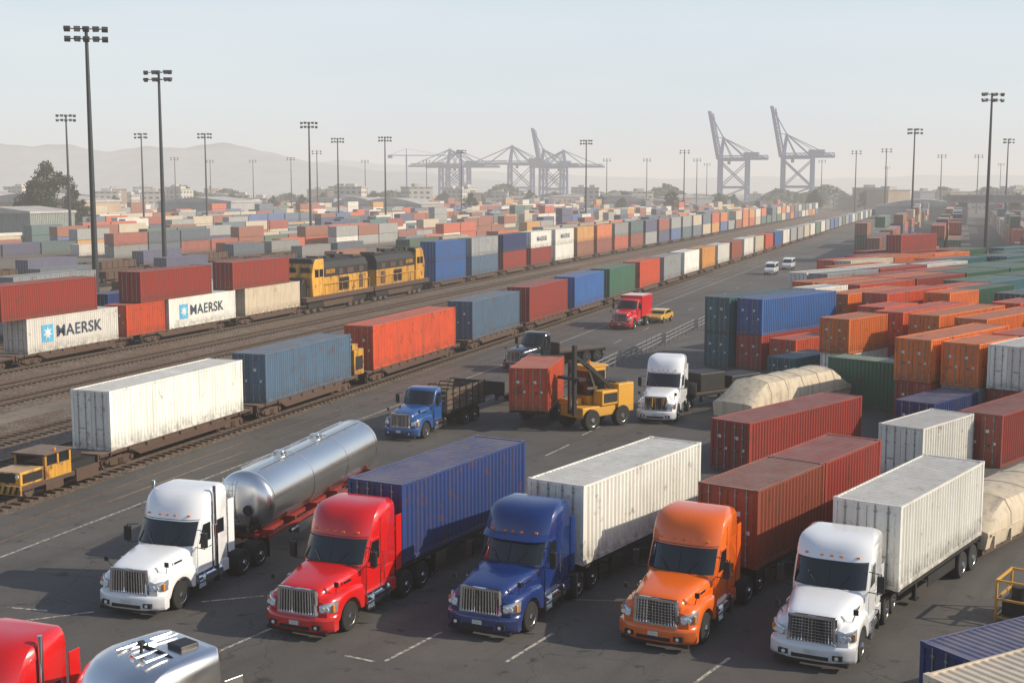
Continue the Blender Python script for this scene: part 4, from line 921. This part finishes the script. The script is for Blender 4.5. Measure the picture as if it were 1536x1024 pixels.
def handler(x,y,rz,mt,label,scale=1):
    e=root('container_loader',x,y,rz,0,scale); tag(e,label,'container loader','container handling machines')
    MB().bb(-2.4,2.3,-1.2,1.2,.9,1.7).bb(-3.0,-1.3,-1.4,1.4,1.0,3.2).bb(-1.3,.4,.4,1.35,1.7,2.8).bb(1.0,2.3,-1.35,-.2,1.7,2.2).obj('chassis',[mt],e,bevel=.06)
    MB().bb(-1.2,.2,1.36,1.39,1.9,2.6).bb(-3.03,-2.99,-.9,.9,1.4,2.9).bb(-2.8,-1.5,-.9,.9,3.2,3.3).bb(-2.2,2.1,-1.25,-1.2,1.0,1.5).obj('engine_grille',[M_dark],e)
    MB().prism([(.7,1.7),(.95,2.7),(.7,4.5),(-1.1,4.5),(-1.1,1.7)],-1.35,.25).obj('cab',[mt],e,bevel=.05)
    MB().prism([(.94,2.4),(.975,2.7),(.77,4.2),(-1.0,4.2),(-1.0,2.4)],-1.365,.265).obj('cab_window',[M_glass],e)
    for xx in(.75,-.2,-1.05): MB().beam((xx,-1.38,2.3),(xx-.05,-1.38,4.3),.10).obj('cab_post',[mt],e)
    MB().bb(-1.25,.9,-1.43,.33,4.5,4.62).obj('cab_roof',[mt],e)
    MB().cyl((-.3,-.7,4.62),(-.3,-.7,4.85),.1,n=10).obj('beacon',[M_amber],e)
    MB().beam((-1.0,.8,3.0),(1.6,.8,4.9),.26,.30,1).beam((1.4,.8,4.7),(2.9,.8,5.7),.2,.24,1).obj('boom',[mt,M_dark],e)
    MB().cyl((0.3,.8,2.4),(1.3,.8,4.5),.07,n=10).obj('hydraulic_ram',[M_alu],e,40)
    MB().beam((2.8,.8,6.4),(2.8,.8,1.2),.28,m=0).beam((2.5,.0,5.2),(2.5,.0,1.2),.2,m=0).beam((2.8,.8,5.0),(2.6,.0,5.0),.16).bb(2.5,3.2,-.6,1.7,3.86,4.05,0).obj('lift_mast',[M_dark],e)
    for xx in(-1.75,1.5):
        for sg in(1,-1): add_wheel(e,xx,1.2*sg,.78,'big')
handler(5.15,80.3,math.radians(222),M_yel,'bulky yellow container loader with upright cab beside red container',.84)
def car(x,y,yaw,paint,name,label,van=False):
    e=root(name,x,y,fwd_rot(math.radians(yaw))); tag(e,label,'van' if van else 'car')
    if van: prof=[(2.3,.45),(2.32,.85),(2.1,1.12),(1.55,1.25),(.9,1.95),(.5,2.1),(-2.4,2.1),(-2.5,1.9),(-2.5,.45)]; gl=[(1.5,1.32),(.92,1.88),(-2.2,1.92),(-2.2,1.32)]
    else: prof=[(2.2,.4),(2.22,.7),(1.9,.88),(1.0,.98),(.3,1.42),(-.9,1.45),(-1.7,1.02),(-2.2,.95),(-2.25,.4)]; gl=[(.92,1.0),(.3,1.36),(-.85,1.39),(-1.5,1.03)]
    MB().prism(prof,-.9,.9).obj('body',[paint],e,bevel=.07); MB().prism(gl,-.905,.905).obj('side_window',[M_glass],e)
    (x0,z0),(x1,z1)=(gl[0],gl[1]); rows=[[(x0+.07,-.78,z0),(x0+.07,.78,z0)],[(x1+.09,-.7,z1),(x1+.09,.7,z1)]]; MB().grid(rows).obj('windshield',[M_glass],e,recalc=False)
    for sg in(1,-1):
        MB().box((prof[1][0]-.05,.65*sg,prof[1][1]-.05),(.12,.36,.16)).obj('headlight',[M_lamp],e,bevel=.03)
        for xx in(1.4,-1.4): add_wheel(e,xx,.84*sg,.34,'car')
car(16.7,144,25,glossy('yellow car paint',(.75,.42,.02)),'car','yellow car following a red lorry on the road')
car(45.4,224,20,PT['white'],'van','white van driving along the yard road',True); car(51.4,238,20,PT['white'],'van','second white van on the yard road',True)
M_cov=painted('weathered beige covering',(.60,.51,.37),.75,.3,.55,.1,var=.1,rlo=.58)
def covered(X,Y,rz,label,zs=1,Lw=12.6):
    e=root('covered_wagon',X,Y,rz,0,(1,1,zs)); tag(e,label,'railway wagon','covered beige wagons in the yard')
    b=MB(); secs=[]
    st=[(0,.56,0),(.5,.66,0),(2.0,.98,0)]
    for k in range(5):
        xx=2.3+k*(Lw-4.6)/4; st+=[(xx-.09,1,0),(xx-.05,1,.035),(xx+.05,1,.035),(xx+.09,1,0)]
        if k<4: st.append((xx+(Lw-4.6)/8,.985,0))
    st+=[(Lw-2.0,.98,0),(Lw-.5,.66,0),(Lw,.56,0)]
    for xx,k,r_ in st:
        top=1.5+1.45*((k-.5)/.5)
        secs.append([(xx,-1.35,.7),(xx,-1.45-r_,1.4),(xx,-1.43-r_,1.5+(top-1.5)*.45),(xx,-1.15-r_,1.5+(top-1.5)*.86+r_),(xx,-.6,1.5+(top-1.5)*.97+r_),(xx,0,top+r_),(xx,.6,1.5+(top-1.5)*.97+r_),(xx,1.15+r_,1.5+(top-1.5)*.86+r_),(xx,1.43+r_,1.5+(top-1.5)*.45),(xx,1.45+r_,1.4),(xx,1.35,.7)])
    b.loft(secs)
    b.bb(.2,Lw-.2,-1.53,-1.44,1.38,1.48); b.bb(.2,Lw-.2,1.44,1.53,1.38,1.48)
    for k in range(9):
        for sg in(1,-1): b.bb(.6+k*(Lw-1.2)/8-.05,.6+k*(Lw-1.2)/8+.05,1.40*sg,1.50*sg,.7,1.4)
    b.obj('body',[M_cov],e,32)
    MB().bb(.1,Lw-.1,-1.2,1.2,.35,.72).obj('underframe',[M_rustst],e)
X,Y=PQ(67.3,-43.9); covered(X,Y,away_rot(YR),'beige covered wagon with ribbed tarp top and sloped ends')
X,Y=PQ(49.6,-21.6); covered(X,Y,away_rot(YR),'second beige covered wagon beside a white trailer',.8,14.5)
e=root('steel_rack',17.9,43.6,away_rot(math.radians(37))); tag(e,'small yellow steel equipment rack standing on asphalt','equipment rack')
b=MB()
for x in(-.9,.9):
    for y in(-.6,.6): b.beam((x,y,0),(x,y,1.5),.08)
for z in(.15,.8,1.46):
    for y in(-.6,.6): b.beam((-.9,y,z),(.9,y,z),.07)
    for x in(-.9,.9): b.beam((x,-.6,z),(x,.6,z),.07)
b.obj('frame',[M_yel],e); MB().bb(-.7,.7,-.45,.45,.2,.75).cyl((-.3,0,.75),(-.3,0,1.2),.25,n=14).obj('pump_unit',[M_dark],e)
for seg in range(5):
    s0=92+seg*14; X,Y=ST(s0,-27.2+seg*.4); e=root('guard_fence',X,Y,away_rot(TA)); tag(e,'low grey metal guard fence along the yard road','fence','guard fence sections along the road')
    for z in(.45,.8,1.15): MB().beam((0,0,z),(13.9,0,z),.06,.1).obj('rail',[M_galv],e)
    for k in range(8): MB().bb(k*1.98-.05,k*1.98+.05,-.05,.05,0,1.25).obj('post',[M_galv],e)
